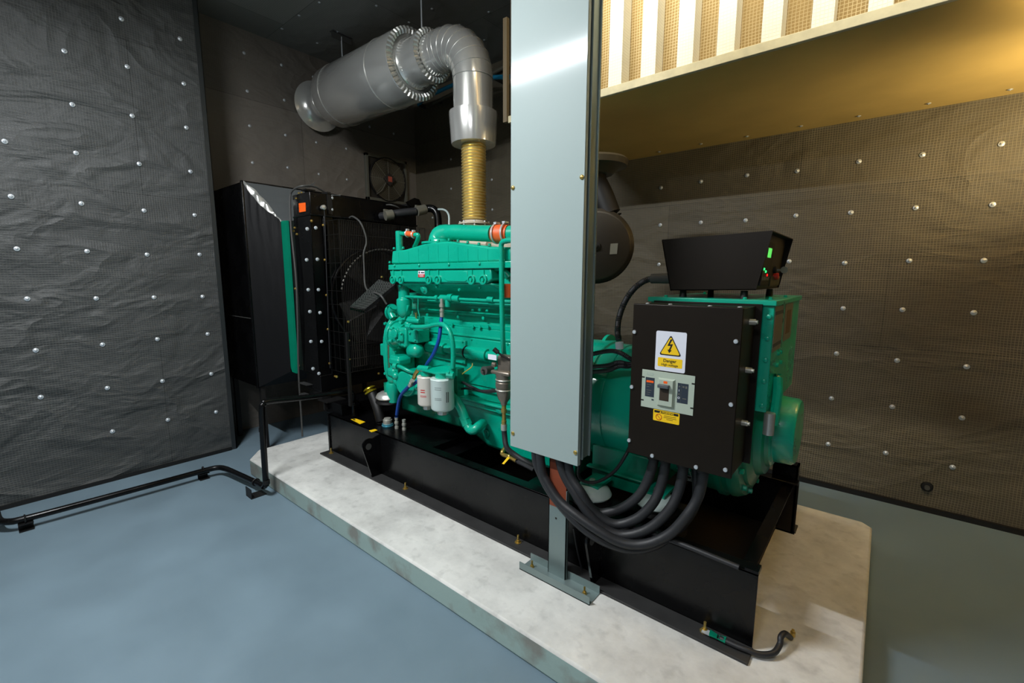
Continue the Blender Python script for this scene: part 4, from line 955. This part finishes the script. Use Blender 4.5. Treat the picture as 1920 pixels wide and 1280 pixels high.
for z in (1.475,1.28,1.06): build(MB().cyl((CBX1-.004,CBY0+.13,z), (CBX1+.018,CBY0+.13,z), .012, seg=12).cyl((CBX1+.018,CBY0+.13,z),(CBX1+.026,CBY0+.13,z),.008,seg=8), 'side_latch', 'steel', cb_)
# danger sign
FYc = CBY0
def rrect(x0, x1, z0, z1, r, y):
    pts = []
    for cx, cz, a0 in ((x1-r,z0+r,-PI/2),(x1-r,z1-r,0),(x0+r,z1-r,PI/2),(x0+r,z0+r,PI)):
        for k in range(5): a = a0+k*PI/8; pts.append((cx+r*math.cos(a), y, cz+r*math.sin(a)))
    return pts
sg = build(MB().poly(rrect(-.734,-.607,1.259,1.427,.007,FYc), (0,-.0015,0)), 'danger_sign', 'white', door)
def tri(cx, zb, w, h, r, y):
    P0 = [V((cx-w/2,y,zb)), V((cx+w/2,y,zb)), V((cx,y,zb+h))]; out = []
    for i in range(3):
        a, b, c = P0[i-1], P0[i], P0[(i+1)%3]; d1 = (a-b).normalized(); d2 = (c-b).normalized()
        for t in (0, .5, 1):
            p_, q_ = b+d1*r, b+d2*r; out.append((p_*(1-t)+q_*t)*(.78 if t == .5 else 1)+(b*(.22) if t == .5 else V((0,0,0))))
    return out
cx_ = -.671
build(MB().poly(tri(cx_,1.326,.095,.088,.008,FYc-.0016), (0,-.0006,0)), 'triangle_border', 'ink', sg)
build(MB().poly(tri(cx_,1.331,.082,.075,.006,FYc-.0022), (0,-.0006,0)), 'triangle_fill', 'yellow', sg)
bolt_ = [(.000,.062),(-.012,.033),(.001,.034),(-.006,.017),(-.011,.018),(-.004,.004),(.006,.016),(.001,.0165),(.010,.042),(-.003,.040),(.007,.060)]
build(MB().poly([(cx_+a*1.05,FYc-.0029,1.333+b*1.02) for a,b in bolt_], (0,-.0005,0)), 'lightning_bolt', 'ink', sg)
build(MB().poly(rrect(-.722,-.619,1.277,1.315,.004,FYc-.0016), (0,-.0006,0)), 'yellow_band', 'yellow', sg)
text('Danger', 'danger_text', 'ink', sg, (cx_,FYc-.0024,1.303), FACE_Y, .0185, .0003)
text('High voltage', 'danger_text', 'ink', sg, (cx_,FYc-.0024,1.286), FACE_Y, .014, .0001)
# moulded breaker face
pp = build(MB().box((-.788,FYc-.003,1.088), (-.564,FYc,1.254)), 'breaker_plate', 'plate', door, bevel=.001)
build(MB().hexa([(-.715,FYc-.003,1.105),(-.642,FYc-.003,1.105),(-.642,FYc-.003,1.228),(-.715,FYc-.003,1.228)], [(-.708,FYc-.014,1.112),(-.649,FYc-.014,1.112),(-.649,FYc-.014,1.222),(-.708,FYc-.014,1.222)]), 'handle_surround', 'plate', pp)
build(MB().box((-.703,FYc-.0146,1.133),(-.663,FYc-.0138,1.195)), 'handle_recess', mat('recess_brown',(58,46,34),.5), pp)
build(MB().box((-.707,FYc-.034,1.190),(-.661,FYc-.014,1.204)), 'breaker_handle', mat('handle_grey',(84,90,94),.4), pp, bevel=.002)
l1 = build(MB().box((-.771,FYc-.0036,1.137),(-.731,FYc-.003,1.222)), 'side_label', 'navy', pp)
build(MB().box((-.767,FYc-.0040,1.200),(-.735,FYc-.0036,1.209)), 'orange_band', 'orangel', l1)
for z_, w_ in ((1.19,.02),(1.18,.012),(1.165,.022),(1.155,.018),(1.146,.014)): build(MB().box((-.765,FYc-.0040,z_),(-.765+w_,FYc-.0036,z_+.0018)), 'print_line', 'nameplate', l1)
l2 = build(MB().box((-.632,FYc-.0036,1.133),(-.588,FYc-.003,1.217)), 'side_label', 'navy', pp)
text('I', 'switch_mark', 'white', l2, (-.625,FYc-.0042,1.185), FACE_Y, .012, .0003)
text('O', 'switch_mark', 'white', l2, (-.625,FYc-.0042,1.154), FACE_Y, .012, .0003)
build(MB().box((-.627,FYc-.004,1.166),(-.623,FYc-.0036,1.174)).box((-.617,FYc-.004,1.137),(-.6165,FYc-.0036,1.214)).box((-.61,FYc-.004,1.152),(-.594,FYc-.0036,1.155)).box((-.627,FYc-.004,1.2),(-.622,FYc-.0036,1.205)).box((-.612,FYc-.004,1.2),(-.604,FYc-.0036,1.206)).box((-.6,FYc-.004,1.197),(-.593,FYc-.0036,1.207)), 'print_line', 'nameplate', l2)
build(MB().box((-.688,FYc-.0146,1.208),(-.672,FYc-.0138,1.218)), 'orange_mark', 'orangel', pp)
build(MB().box((-.741,FYc-.0036,1.123),(-.731,FYc-.003,1.129)), 'test_button', 'navy', pp)
build(MB().box((-.765,FYc-.0034,1.232),(-.737,FYc-.003,1.242)), 'maker_outline', mat('outline_grey',(150,165,160),.5), pp)
build(MB().box((-.763,FYc-.0038,1.2335),(-.739,FYc-.0033,1.2405)), 'maker_field', 'plate', pp)
for x_, z_ in ((-.782,1.22),(-.782,1.118),(-.570,1.222),(-.570,1.12)): build(MB().box((x_-.006,FYc-.0036,z_-.003),(x_+.006,FYc-.003,z_+.003)), 'screw_slot', 'ink', pp)
wl = build(MB().poly(rrect(-.731,-.618,1.037,1.086,.004,FYc), (0,-.0015,0)), 'warning_label', 'yellow', door)
build(MB().box((-.726,FYc-.002,1.073),(-.623,FYc-.0015,1.083)), 'black_band', 'ink', wl)
text('WARNING', 'warning_text', 'yellow', wl, (-.667,FYc-.0026,1.078), FACE_Y, .0105, .0002)
build(MB().poly([(-.704,FYc-.002,1.0745),(-.694,FYc-.002,1.0745),(-.699,FYc-.002,1.0825)], (0,-.0006,0)), 'warning_triangle', 'yellow', wl)
build(MB().torus((-.706,FYc-.0018,1.055), (0,1,0), .0125, .0013, 28, 6).poly([(-.7155,FYc-.0016,1.0632),(-.7142,FYc-.0016,1.0645),(-.6965,FYc-.0016,1.0468),(-.6978,FYc-.0016,1.0455)], (0,-.0008,0)), 'prohibition_ring', 'red', wl)
for z_, a0, a1 in ((1.064,-.683,-.632),(1.057,-.685,-.630),(1.050,-.672,-.645)): build(MB().box((a0,FYc-.002,z_),(a1,FYc-.0015,z_+.0022)), 'print_line', mat('print_olive',(120,96,20),.5), wl)

# thick cables from trunking to breaker box
ends = [(-.755,1.94),(-.70,1.94),(-.62,1.94),(-.535,1.94)]
starts = [(1060,862),(1066,866),(1046,858),(1010,852)]
tr4 = [[(1064,875),(1082,912),(1101,944),(1120,960),(1142,960),(1172,949),(1199,927),(1215.6,897)],
       [(1067.5,882.5),(1090,924),(1112.5,957.5),(1138.7,978),(1165,982),(1198.7,968.7),(1225,942),(1240,908)],
       [(1052.5,875),(1082.5,931),(1108.7,968.7),(1138.7,994),(1168.7,1003),(1202.5,997),(1232.5,979),(1258.7,950),(1273.7,916)],
       [(1015,875),(1026,905),(1048.7,938.7),(1082.5,967),(1120,993),(1157.5,1014),(1191,1021),(1225,1016),(1258.7,998),(1288.7,965),(1309,931)]]
y0s = [1.80, 1.775, 1.765, 1.742]
mids = [[(a, b, y0s[k]+(1.94-y0s[k])*max(0, (i-[0,1,1.5,3.4][k])/(len(t)-1-[0,1,1.5,3.4][k]))) for i, (a, b) in enumerate(t)] for k, t in enumerate(tr4)]
lb4 = ['thick black power cable, innermost and shortest loop below the breaker box', 'thick black power cable, second loop from the inside below the breaker box',
       'thick black power cable, third loop out below the breaker box', 'thick black power cable, outermost and longest loop below the breaker box']
for k in range(4):
    s_, e_ = P(*starts[k], 'y', y0s[k]), ends[k]
    pts = [(s_[0]-.01,y0s[k],.95)]+[P(a,b,'y',c) for a,b,c in mids[k]]+[(e_[0],e_[1],.81),(e_[0],e_[1],CBZ0+.0)]
    c_ = empty('power_cable', (e_[0],e_[1],.46), lb4[k], 'cable', 'thick black power cables')
    build(MB().tube(pts, .0225, 14, k=8), 'cable', 'rubber', c_)
    build(MB().lathe((e_[0],e_[1],CBZ0), (0,0,-1), [(0,.036),(.012,.036),(.012,.03),(.035,.029)], 16), 'cable_gland', 'blackm', c_)
e5 = [(1005,862),(1015,890),(1034,925),(1070,968),(1108,1001),(1150,1022),(1190,1030),(1228,1022),(1262,1000),(1290,970),(1306,935)]
tag(build(MB().tube([P(1003,850,'y',1.74)+V((0,0,.1))]+[P(a,b,'y',1.742+.25*max(0,(i-3.3)/6.7)) for i,(a,b) in enumerate(e5)]+[(-.58,1.99,.81),(-.58,1.99,CBZ0)], .0205, 14, k=8), 'power_cable', 'rubber'),
    'black power cable running close underneath the outermost loop', 'cable', 'thick black power cables')
tag(build(MB().tube([(-1.06,1.84,.85), P(1085,892,'y',1.9), P(1115,904,'y',1.95), P(1150,885,'y',1.98), P(1172,855,'y',2.0), P(1182,835,'y',2.05)], .0085, 10), 'control_cable', 'rubber'),
    'slim black cable curving from the trunking foot up behind the breaker box', 'cable')
tag(build(MB().tube([P(1075,990,'y',1.89), P(1077,1000,'y',1.88), P(1082,1030,'y',1.88), P(1092,1072,'y',1.885)], .005, 8), 'drain_lead', 'rubber'),
    'thin black lead hanging on the base rail beside the trunking post', 'cable')

# ================================================================== CONTROL PANEL
cpn = empty('control_cabinet', (-.6,2.35,AZ), 'black tapered generator control box with lit green display on top of the alternator', 'control box')
NY, FYp = 2.14, 2.66
def zoff(x): return (x+.8)*.012
near = [(-.845,1.822),(-.382,1.836),(-.427,1.597),(-.792,1.587)]
th = .004
m = MB().poly([(x,NY,z) for x,z in near], (0,th,0))
build(m, 'side_plate', 'blackb', cpn)
m = MB().poly([(x,FYp-th,z) for x,z in near], (0,th,0))
build(m, 'side_plate', 'blackb', cpn)
m = MB().hexa([(-.845,NY,1.822),(-.382,NY,1.836),(-.382,FYp,1.836),(-.845,FYp,1.822)], [(-.845,NY,1.826),(-.382,NY,1.84),(-.382,FYp,1.84),(-.845,FYp,1.826)])
m.hexa([(-.792,NY,1.587),(-.427,NY,1.597),(-.427,FYp,1.597),(-.792,FYp,1.587)], [(-.792,NY,1.591),(-.427,NY,1.601),(-.427,FYp,1.601),(-.792,FYp,1.591)])
m.hexa([(-.792,NY,1.587),(-.845,NY,1.822),(-.845,FYp,1.822),(-.792,FYp,1.587)], [(-.788,NY,1.587),(-.841,NY,1.822),(-.841,FYp,1.822),(-.788,FYp,1.587)])
build(m, 'housing_shell', 'blackb', cpn)
# recessed sloping front panel
f0 = [V((-.432,NY+.006,1.60)), V((-.432,FYp-.006,1.60)), V((-.412,FYp-.006,1.835)), V((-.412,NY+.006,1.835))]
fp_ = build(MB().poly(f0, (-.006,0,0)), 'front_panel', mat('panel_satin',(34,30,24),.45), cpn)
def onp(y, z): return V((-.432+.02*(z-1.6)/.235, y, z))
def pan_rect(y0, y1, z0, z1, t, m_, nm, par=fp_): return build(MB().poly([onp(y0,z0),onp(y1,z0),onp(y1,z1),onp(y0,z1)], (t,0,0)), nm, m_, par)
md = pan_rect(NY+.03, NY+.20, 1.615, 1.80, .012, 'blackm', 'controller')
lcy0, lcy1 = P(1441,480,'x',-.415).y, P(1448,480,'x',-.415).y
build(MB().poly([onp(NY+.075,1.735)+V((.0125,0,0)),onp(NY+.145,1.735)+V((.0125,0,0)),onp(NY+.145,1.775)+V((.0125,0,0)),onp(NY+.075,1.775)+V((.0125,0,0))], (.001,0,0)), 'display', 'lcd', md)
for (y_, z_, mm) in ((NY+.05,1.685,'led_g'),(NY+.09,1.675,'led_g'),(NY+.13,1.66,'led_r')):
    build(MB().lathe(onp(y_,z_)+V((.012,0,0)), (1,0,0), [(0,.006),(.004,.005)], 10), 'indicator', mm, md)
for k in range(5): build(MB().poly([onp(NY+.045+.028*k,1.637)+V((.012,0,0)),onp(NY+.063+.028*k,1.637)+V((.012,0,0)),onp(NY+.063+.028*k,1.652)+V((.012,0,0)),onp(NY+.045+.028*k,1.652)+V((.012,0,0))], (.002,0,0)), 'button', 'nameplate', md)
kp = onp(NY+.33,1.685)
kk = build(MB().lathe(kp, (1,0,0), [(0,.016),(.012,.016),(.014,.01)], 16), 'key_switch', 'blackm', fp_)
build(MB().box(kp+V((.012,-.003,-.004)), kp+V((.03,.003,.004))).lathe(kp+V((.045,-.002,0)), (0,1,0), [(0,.016),(.003,.016)], 18), 'key', 'nameplate', kk)
pan_rect(NY+.27, NY+.50, 1.61, 1.655, .006, mat('panel_grey',(70,64,50),.5), 'switch_plate')
build(MB().lathe(onp(NY+.36,1.655)+V((0,0,.0)), (1,0,0), [(0,.016),(.02,.016),(.022,.01)], 16), 'stop_button', 'red', fp_)
for (x_, y_) in ((-.745,2.18),(-.48,2.18),(-.745,2.62),(-.46,2.62)): build(MB().cyl((x_,y_,AZ), (x_,y_,1.592), .017, .014, seg=16), 'rubber_foot', 'blackm', cpn)
# corrugated conduit from panel down behind the box
cnd = empty('corrugated_conduit', P(1160,640,'y',2.3), 'black corrugated conduit arching from the control box down to the alternator', 'conduit')
cpts = [P(1262,522,'y',2.4), P(1235,522,'y',2.4), P(1212,525,'y',2.4), P(1190,540,'y',2.38), P(1172,565,'y',2.36), P(1161,595,'y',2.33), P(1158,620,'y',2.3), P(1160,638,'y',2.28)]
pth = catmull(cpts, 14)
build(MB().tube(pth, .0165, 10, smooth=False, rf=lambda t: 1+.10*math.sin(t*len(pth)*PI*.9)), 'hose', 'rubber', cnd)
build(MB().cyl(P(1262,522,'y',2.4), P(1222,522,'y',2.4), .027, seg=16), 'gland', 'greypl', cnd)
build(MB().cyl(P(1161,641,'y',2.26), P(1162,654,'y',2.26), .022, seg=16), 'white_band', 'white', cnd)
for k, (dy, lab) in enumerate(((0,'upper'), (24,'middle'), (33,'lowest'))):
    pts = [P(1095,672+dy*.9,'y',2.16), P(1110,664+dy,'y',2.12), P(1140,658+dy+ (3 if k else 0),'y',2.08), P(1160,660+dy*.8,'y',2.07), P(1178,670+dy*.5,'y',2.09), P(1195,680,'y',2.12)]
    pth = catmull(pts, 14)
    tag(build(MB().tube(pth, .0115, 10, smooth=False, rf=lambda t: 1+.1*math.sin(t*len(pth)*PI*.9)), 'corrugated_conduit', 'rubber'),
        '%s of the three black corrugated conduit loops lying on the green alternator' % lab, 'conduit', 'conduit loops on the alternator')

wfit = P(1738,912,'y',YB)
wt = empty('wall_pipe_stub', wfit, 'small dark pipe stub low on the back wall at right', 'pipe stub')
build(MB().lathe(wfit, (0,-1,0), [(0,.035),(.012,.03),(.014,.02)], 20), 'black_collar', 'blackm', wt); build(MB().cyl(wfit, wfit+V((0,-.03,0)), .016, seg=12), 'stub', 'greypl', wt)
# isolators under the alternator
for (x_, y_, lab) in ((-1.10,2.0,'white domed vibration isolator under the alternator behind the grey trunking foot'), (-.80,2.12,'white domed vibration isolator behind the thick black cables')):
    c_ = V((x_,y_,RZ+.055)); i_ = empty('vibration_isolator', c_-V((0,0,.05)), lab, 'vibration isolator', 'engine vibration isolators')
    isolator(c_, i_, 'filterw')
    build(MB().box(c_+V((-.05,-.03,.035)), c_+V((.05,.12,.05))), 'mount_foot', G, i_); build(MB().bolt(c_+V((0,0,.05)), (0,0,1), .016, .02), 'bolt', 'steel', i_)
    build(MB().box(c_+V((-.13,-.07,-.056)), c_+V((.13,.09,-.05))), 'mount_plate', 'blackm', i_)

# ================================================================== GREY TRUNKING COLUMN
tr = empty('cable_trunking', (-1.2,1.75,.78), 'tall grey metal cable trunking running from the ceiling down in front of the engine', 'cable trunking')
TX0, TX1, TY = -1.425, -1.022, 1.715; TZ = .787
build(MB().box((TX0,TY,TZ), (TX1,TY+.003,CE)).box((TX0,TY,TZ),(TX0+.002,TY+.022,CE)).box((TX1-.002,TY,TZ),(TX1,TY+.022,CE)), 'front_cover', 'grey', tr, bevel=.001)
build(MB().box((TX1-.014,TY+.022,TZ+.02),(TX1-.008,TY+.12,CE)).box((TX0+.003,TY+.022,TZ+.02),(TX0+.009,TY+.12,CE)).box((TX0+.003,TY+.115,TZ+.02),(TX1-.008,TY+.12,CE)), 'duct_body', 'greyd', tr)
build(MB().box((TX1-.012,TY+.036,TZ+.02), (TX1+.004,TY+.046,CE)).box((TX1-.012,TY+.10,TZ+.02),(TX1+.004,TY+.11,CE)).box((TX1-.012,TY+.046,TZ+.02),(TX1-.004,TY+.10,CE)), 'side_channel', 'greyd', tr, bevel=.002)
for px_, py_ in ((962,352),(1092,332),(962,812),(1079,848)):
    c_ = P(px_,py_,'y',TY); c_.x = min(max(c_.x, TX0+.012), TX1-.012)
    build(MB().lathe(c_, (0,-1,0), [(0,.010),(.004,.010),(.007,.006),(.0075,.002)], 14), 'screw', 'brass', tr)
# support post and foot channel
sp = empty('trunking_post', (-1.17,1.75,PZ), 'short grey steel post with channel foot holding up the cable trunking, on the plinth edge', 'support post')
FX0, FX1 = -1.345, -.93
build(MB().box((FX0,1.695,PZ), (FX1,1.795,PZ+.005)).box((FX0,1.695,PZ),(FX1,1.699,PZ+.042)).box((FX0,1.791,PZ),(FX1,1.795,PZ+.042)), 'foot_channel', 'greyd', sp)
PX0, PX1, PY0, PY1 = -1.215, -1.11, 1.768, 1.79
pz = .515
build(MB().box((PX0,PY0,PZ+.005), (PX1,PY0+.004,pz)).box((PX1-.004,PY0,PZ+.005),(PX1,PY1,pz+.1)).box((PX0,PY0,PZ+.005),(PX0+.004,PY1,pz)).box((PX0,PY1-.004,PZ+.005),(PX1,PY1,pz)), 'post', 'greyd', sp)
build(MB().box((PX0,PY0,pz), (PX1-.004,PY0+.004,TZ+.03)).box((PX0,PY0,pz),(PX0+.004,PY1,TZ+.03)), 'primed_top', 'rust', sp)
build(MB().lathe(((PX0+PX1)/2-.008,PY0,.455), (0,-1,0), [(0,.006),(.0005,.006)], 12), 'bolt_hole', 'ink', sp)
for x_ in (-1.30,-.985): build(MB().lathe((x_,1.745,PZ+.005), (0,0,1), [(0,.012),(.003,.012),(.003,.009),(.012,.009),(.012,.005),(.035,.005)], 8), 'anchor_bolt', 'brass', sp)

# ================================================================== AIR CLEANER
acn = empty('air_cleaner', (-1.5,2.9,1.6), 'round black drum air cleaner with rain cap, behind the grey trunking', 'air cleaner')
dax = V((.46,-.89,0)).normalized(); dsx = V((.89,.46,0)).normalized(); dfc = P(1117,461,'y',2.74)
build(MB().lathe(dfc-dax*.457, dax, [(0,.20),(.02,.22),(.36,.225),(.38,.25),(.41,.252),(.42,.240),(.44,.238),(.45,.227),(.455,.217),(.457,.02)], 56), 'drum', mat('drum_brown_black', (30,24,15), .45), acn)
lq = dfc+dsx*.115+V((0,0,-.02))+dax*.0
build(MB().poly([lq+dsx*a+V((0,0,b)) for a, b in ((-.022,-.036),(.026,-.034),(.030,.036),(-.018,.034))], dax*.003), 'drum_label', 'nameplate', acn)
build(MB().lathe(dfc, dax, [(0,.03),(.012,.03),(.014,.012),(.03,.012)], 12), 'wing_nut', 'blackm', acn)
build(MB().tube([(-1.5,2.88,2.05),(-1.56,2.86,2.2),(-1.61,2.85,2.3),(-1.62,2.85,2.38)], .075, 20), 'intake_neck', 'blackm', acn)
build(MB().lathe((-1.62,2.85,2.34), (0,0,1), [(0,.12),(.04,.165),(.05,.215),(.085,.225),(.10,.21),(.13,.10),(.14,.02)], 40), 'rain_cap', mat('cap_flare_brown', (74,66,50), .5), acn)  # the cap's brown is warm flare put into its colour

# ================================================================== FLOOR PIPE
fpz = .075
pr_ = .0215
pp_ = empty('fuel_supply_pipe', (-3.6,1.2,0), 'bent black fuel supply pipe running along the floor and up to the base tank', 'pipe')
A0 = P(0,978,'z',.075); 
pth = [V((-4.36,-.25,fpz)),V((-4.26,-.03,fpz)),V((-4.20,.06,fpz)),V((-4.17,1.05,fpz))]
XA = -4.17
run = [V((-4.55,-.02,fpz)), V((-4.30,-.0,fpz)), V((-4.22,.04,fpz)), V((-4.195,.12,fpz)), V((XA,1.0,fpz)), V((XA,1.12,fpz)), V((-4.13,1.19,fpz)), V((-4.05,1.215,fpz)), V((-3.6,1.25,fpz))]
build(MB().tube([V((-4.55,-.02,fpz)), V((-4.32,-.01,fpz)), V((-4.24,.03,fpz)), V((-4.215,.10,fpz)), V((-4.2,.3,fpz)), V((-4.18,.8,fpz)), V((XA,1.10,fpz)), V((-4.15,1.19,fpz)), V((-4.08,1.225,fpz)), V((-3.9,1.25,fpz)), V((-3.56,1.29,fpz)), V((-3.50,1.295,fpz)), V((-3.465,1.295,fpz+.03)), V((-3.46,1.295,.12)), V((-3.45,1.295,.40)), V((-3.43,1.295,.69)), V((-3.43,1.31,.725)), V((-3.43,1.34,.74)), V((-3.43,1.6,.715)), V((-3.42,1.95,.695)), V((-3.41,1.99,.685)), V((-3.40,2.01,.665)), V((-3.40,2.01,.62))], pr_, 14, k=5), 'pipe', 'black', pp_)
for (x_, y_) in ((-4.21,.10),(-4.19,1.10),(-3.56,1.285)):
    b = MB()
    if x_ < -4: b.box((x_-.03,y_-.035,0),(x_+.03,y_+.035,.005)).box((x_-.03,y_-.035,0),(x_-.025,y_+.035,.05)).box((x_-.03,y_-.035,.046),(x_+.03,y_+.035,.052)).torus((x_,y_,fpz),(0,1,0),.026,.005,20,6)
    else: b.box((x_-.05,y_-.08,0),(x_+.05,y_+.03,.005)).box((x_-.05,y_-.08,0),(x_+.05,y_-.075,.075)).torus((x_-.06,y_,fpz),(1,0,0),.026,.005,20,6)
    build(b, 'pipe_bracket', 'blackm', pp_)
for z_ in (.52, .11): build(MB().cyl((-3.45,1.295,z_), (-3.449,1.295,z_+.03), .0235, seg=14), 'coupling', 'blackm', pp_)
build(MB().box((-3.55,1.2,.0),(-3.44,1.28,.003)), 'scuffed_patch', 'conc', pp_) if False else None

# grounding cable at the base's right end
ec = empty('earth_cable', P(1322,1182,'z',.16), 'black earth cable with green sleeve bolted to the base flange at the right end', 'cable')
z_ = .165
c0 = P(1326,1184,'z',z_); pts = [P(1345,1194,'z',z_), P(1375,1208,'z',z_), P(1400,1218,'z',z_), P(1425,1226,'z',.16), P(1450,1224,'z',.165), P(1462,1208,'z',.18), P(1464,1194,'z',.20), P(1472,1187,'z',.20), P(1482,1195,'z',.165)]
build(MB().tube(pts, .0115, 10), 'cable', 'rubber', ec)
build(MB().tube([P(1331,1187,'z',z_), P(1361,1201,'z',z_)], .015, 12, smooth=False), 'green_sleeve', 'green2', ec)
build(MB().box(c0+V((-.02,-.014,-.004)), c0+V((.02,.014,.0))), 'lug', 'galv', ec)
tag(build(MB().lathe(P(1486,1192,'z',PZ), (0,0,1), [(0,.010),(.02,.010),(.02,.006),(.03,.006)], 8), 'anchor_bolt', 'brass'), 'small brass-coloured bolt set in the concrete beside the earth cable end', 'bolt')

# grey instrument cables draped on the radiator
def drape(pts, r, m_, lab, nm='sensor_cable', k=8): return tag(build(MB().tube(pts, r, 8, k=k), nm, m_), lab, 'cable', 'thin cables around the radiator')
drape([P(655,408,'x',RXF+.02), P(662,406,'x',-3.6), P(675,416,'x',-3.45), P(684,436,'x',-3.42), P(687,455,'x',-3.42), P(682,475,'x',-3.42), P(683,505,'x',-3.42), P(684,530,'x',-3.40), P(690,545,'x',-3.3), P(705,549,'x',-3.15), P(715,555,'x',-3.05), P(725,570,'x',-3.02)], .0075, 'greypl', 'thin grey cable looping down the fan guard mesh to the engine')
drape([P(612,362,'x',-3.8), P(590,350,'x',-3.78), P(565,349,'y',1.86), P(548,358,'y',1.86), P(544,375,'y',1.855), P(546,430,'y',1.855), P(555,520,'y',1.855), P(558,600,'y',1.855), P(560,700,'y',1.86), P(565,780,'y',1.9), P(567,818,'y',1.9)], .008, 'greypl', 'long dark cable hanging down the near edge of the radiator to the floor')
drape([P(608,392,'x',RXF+.035), P(609,410,'x',RXF+.035), P(611,470,'x',RXF+.03), P(614,560,'x',RXF+.03), P(617,640,'x',RXF+.03), P(619,690,'x',RXF+.03)], .0035, 'rubber', 'thin dark cable dropping straight from the drain cock on the radiator')
drape([P(724,384,'x',RXF+.01), P(733,384,'x',-3.62), P(745,388,'x',-3.6), P(752,394,'x',-3.62)], .007, 'greypl', 'short pale cable arching over the top hose of the radiator')
drape([P(812,393,'y',2.95), P(832,393,'y',2.95), P(841,402,'y',2.9), P(842,420,'y',2.85), P(841,432,'y',2.8)], .009, 'filterw', 'pale grey hose curving down behind the green elbow of the engine', 'breather_hose')
tag(build(MB().poly([P(566,353,'x',RXF-.1), P(574,350,'x',RXF-.1), P(590,341,'x',RXF-.1), P(591,343,'x',RXF-.1), P(580,352,'x',RXF-.1)], (.01,0,0)), 'cable_clip', 'greypl'), 'small dark grey cable clip sticking up on the radiator corner', 'clip')

# ================================================================== LAMPS (outside the picture: ceiling battens, and added warm fill lamps)
def batten(x, y, z, lab, L=1.2):
    b = empty('ceiling_light', (x,y,z), lab, 'light fitting')
    build(MB().box((x-L/2,y-.06,z+.03), (x+L/2,y+.06,z+.08)).cyl((x-L/3,y,z+.08),(x-L/3,y,CE),.006,seg=8).cyl((x+L/3,y,z+.08),(x+L/3,y,CE),.006,seg=8), 'housing', 'white', b)
    build(MB().cyl((x-L/2+.03,y,z+.01), (x+L/2-.03,y,z+.01), .014, seg=12), 'tube', 'lamp', b)
    return b
def area(name, loc, rot, sx, sy, power, col):
    l = bpy.data.lights.new(name, 'AREA'); l.shape = 'RECTANGLE'; l.size = sx; l.size_y = sy; l.energy = power; l.color = col
    o = bpy.data.objects.new(name, l); COL.objects.link(o); o.location = loc; o.rotation_euler = rot; return o
batten(-2.5,-.12,3.56, 'suspended fluorescent light over the left floor area')
area('tube_light', (-2.5,-.12,3.545), (math.radians(14),0,0), 1.1, .05, 130, (.95,.98,1))
area('tube_light', (-2.5,-.12,3.66), (PI,0,0), 1.1, .1, 35, (.95,.98,1))
batten(-.2,-1.4,3.36, 'suspended fluorescent light behind the camera position')
area('tube_light', (-.2,-1.4,3.345), (math.radians(14),0,0), 1.1, .05, 32, (.95,.97,1))
area('tube_light', (-.2,-1.4,3.46), (PI,0,0), 1.1, .1, 20, (.95,.98,1))
def bulb(x, y, z, lab, power, r=.05):  # added lamp, out of view, standing in for the warm flare at upper right
    b = empty('warm_fill_lamp', (x,y,z), lab, 'light fitting')
    build(MB().cyl((x+.06,y,z-.1), (x+.06,y,BZ), .008, seg=10).lathe((x,y,z-.06),(0,0,-1),[(0,.07),(.03,.06),(.05,.02)],20), 'holder', 'blackm', b)
    build(MB().ball((x,y,z), .05), 'bulb', 'lampw', b)
    l = bpy.data.lights.new('warm_fill', 'SPOT'); l.energy = power; l.color = (1,.80,.46); l.shadow_soft_size = .1; l.spot_size = math.radians(172); l.spot_blend = .9
    o = bpy.data.objects.new('warm_fill', l); COL.objects.link(o); o.location = (x,y,z-.02); o.rotation_euler = (math.radians(180),math.radians(18),0)
bulb(.80,2.62,2.46, 'added warm uplight, out of view, brightening the bulkhead underside from the right', 400)
l2_ = bpy.data.lights.new('warm_fill', 'SPOT'); l2_.spot_size = math.radians(125); l2_.spot_blend = 1.0; l2_.energy = 110; l2_.color = (1,.80,.46); l2_.shadow_soft_size = .1  # added warm spot, with its bulb below, to brighten the back wall
o2_ = bpy.data.objects.new('warm_fill', l2_); COL.objects.link(o2_); o2_.location = (1.1,3.40,2.3); o2_.rotation_euler = V((-1.3,.9,.75)).to_track_quat('-Z','Y').to_euler()
b2_ = empty('wall_fill_lamp', (1.1,3.45,2.3), 'added warm bulb on a stem, out of view, brightening the back wall', 'light fitting')
build(MB().cyl((1.1,3.45,2.34), (1.1,3.45,BZ), .01, seg=10), 'stem', 'blackm', b2_); build(MB().ball((1.1,3.45,2.32), .045), 'bulb', 'lampw', b2_)
sl = empty('baffle_fill_light', (-.4,1.9,3.8), 'added warm strip light, out of view, brightening the sound baffles', 'light fitting')  # unseen fitting added to light up the baffles
build(MB().box((-1.9,1.86,3.76),(1.1,1.90,3.86)).cyl((-1.2,1.88,3.86),(-1.2,1.88,CE),.006,seg=8).cyl((.6,1.88,3.86),(.6,1.88,CE),.006,seg=8), 'housing', 'white', sl)
build(MB().cyl((-1.85,1.91,3.81),(1.05,1.91,3.81),.012,seg=10), 'tube', 'lampw', sl)
wl_ = area('baffle_fill', (-.35,1.93,3.80), (PI/2-math.radians(22),0,0), 2.9, .05, 33, (1,.92,.74))
wl_.rotation_euler = V((0,1,-.55)).to_track_quat('-Z','Y').to_euler(); wl_.data.spread = math.radians(105)

w = bpy.data.worlds.new('world'); SC.world = w; w.use_nodes = True
w.node_tree.nodes['Background'].inputs[0].default_value = (.5,.55,.6,1); w.node_tree.nodes['Background'].inputs[1].default_value = .02

SC.view_settings.view_transform = 'Standard'; SC.view_settings.look = 'None'; SC.view_settings.gamma = 1
SC.view_settings.exposure = 0; SC.view_settings.use_curve_mapping = False
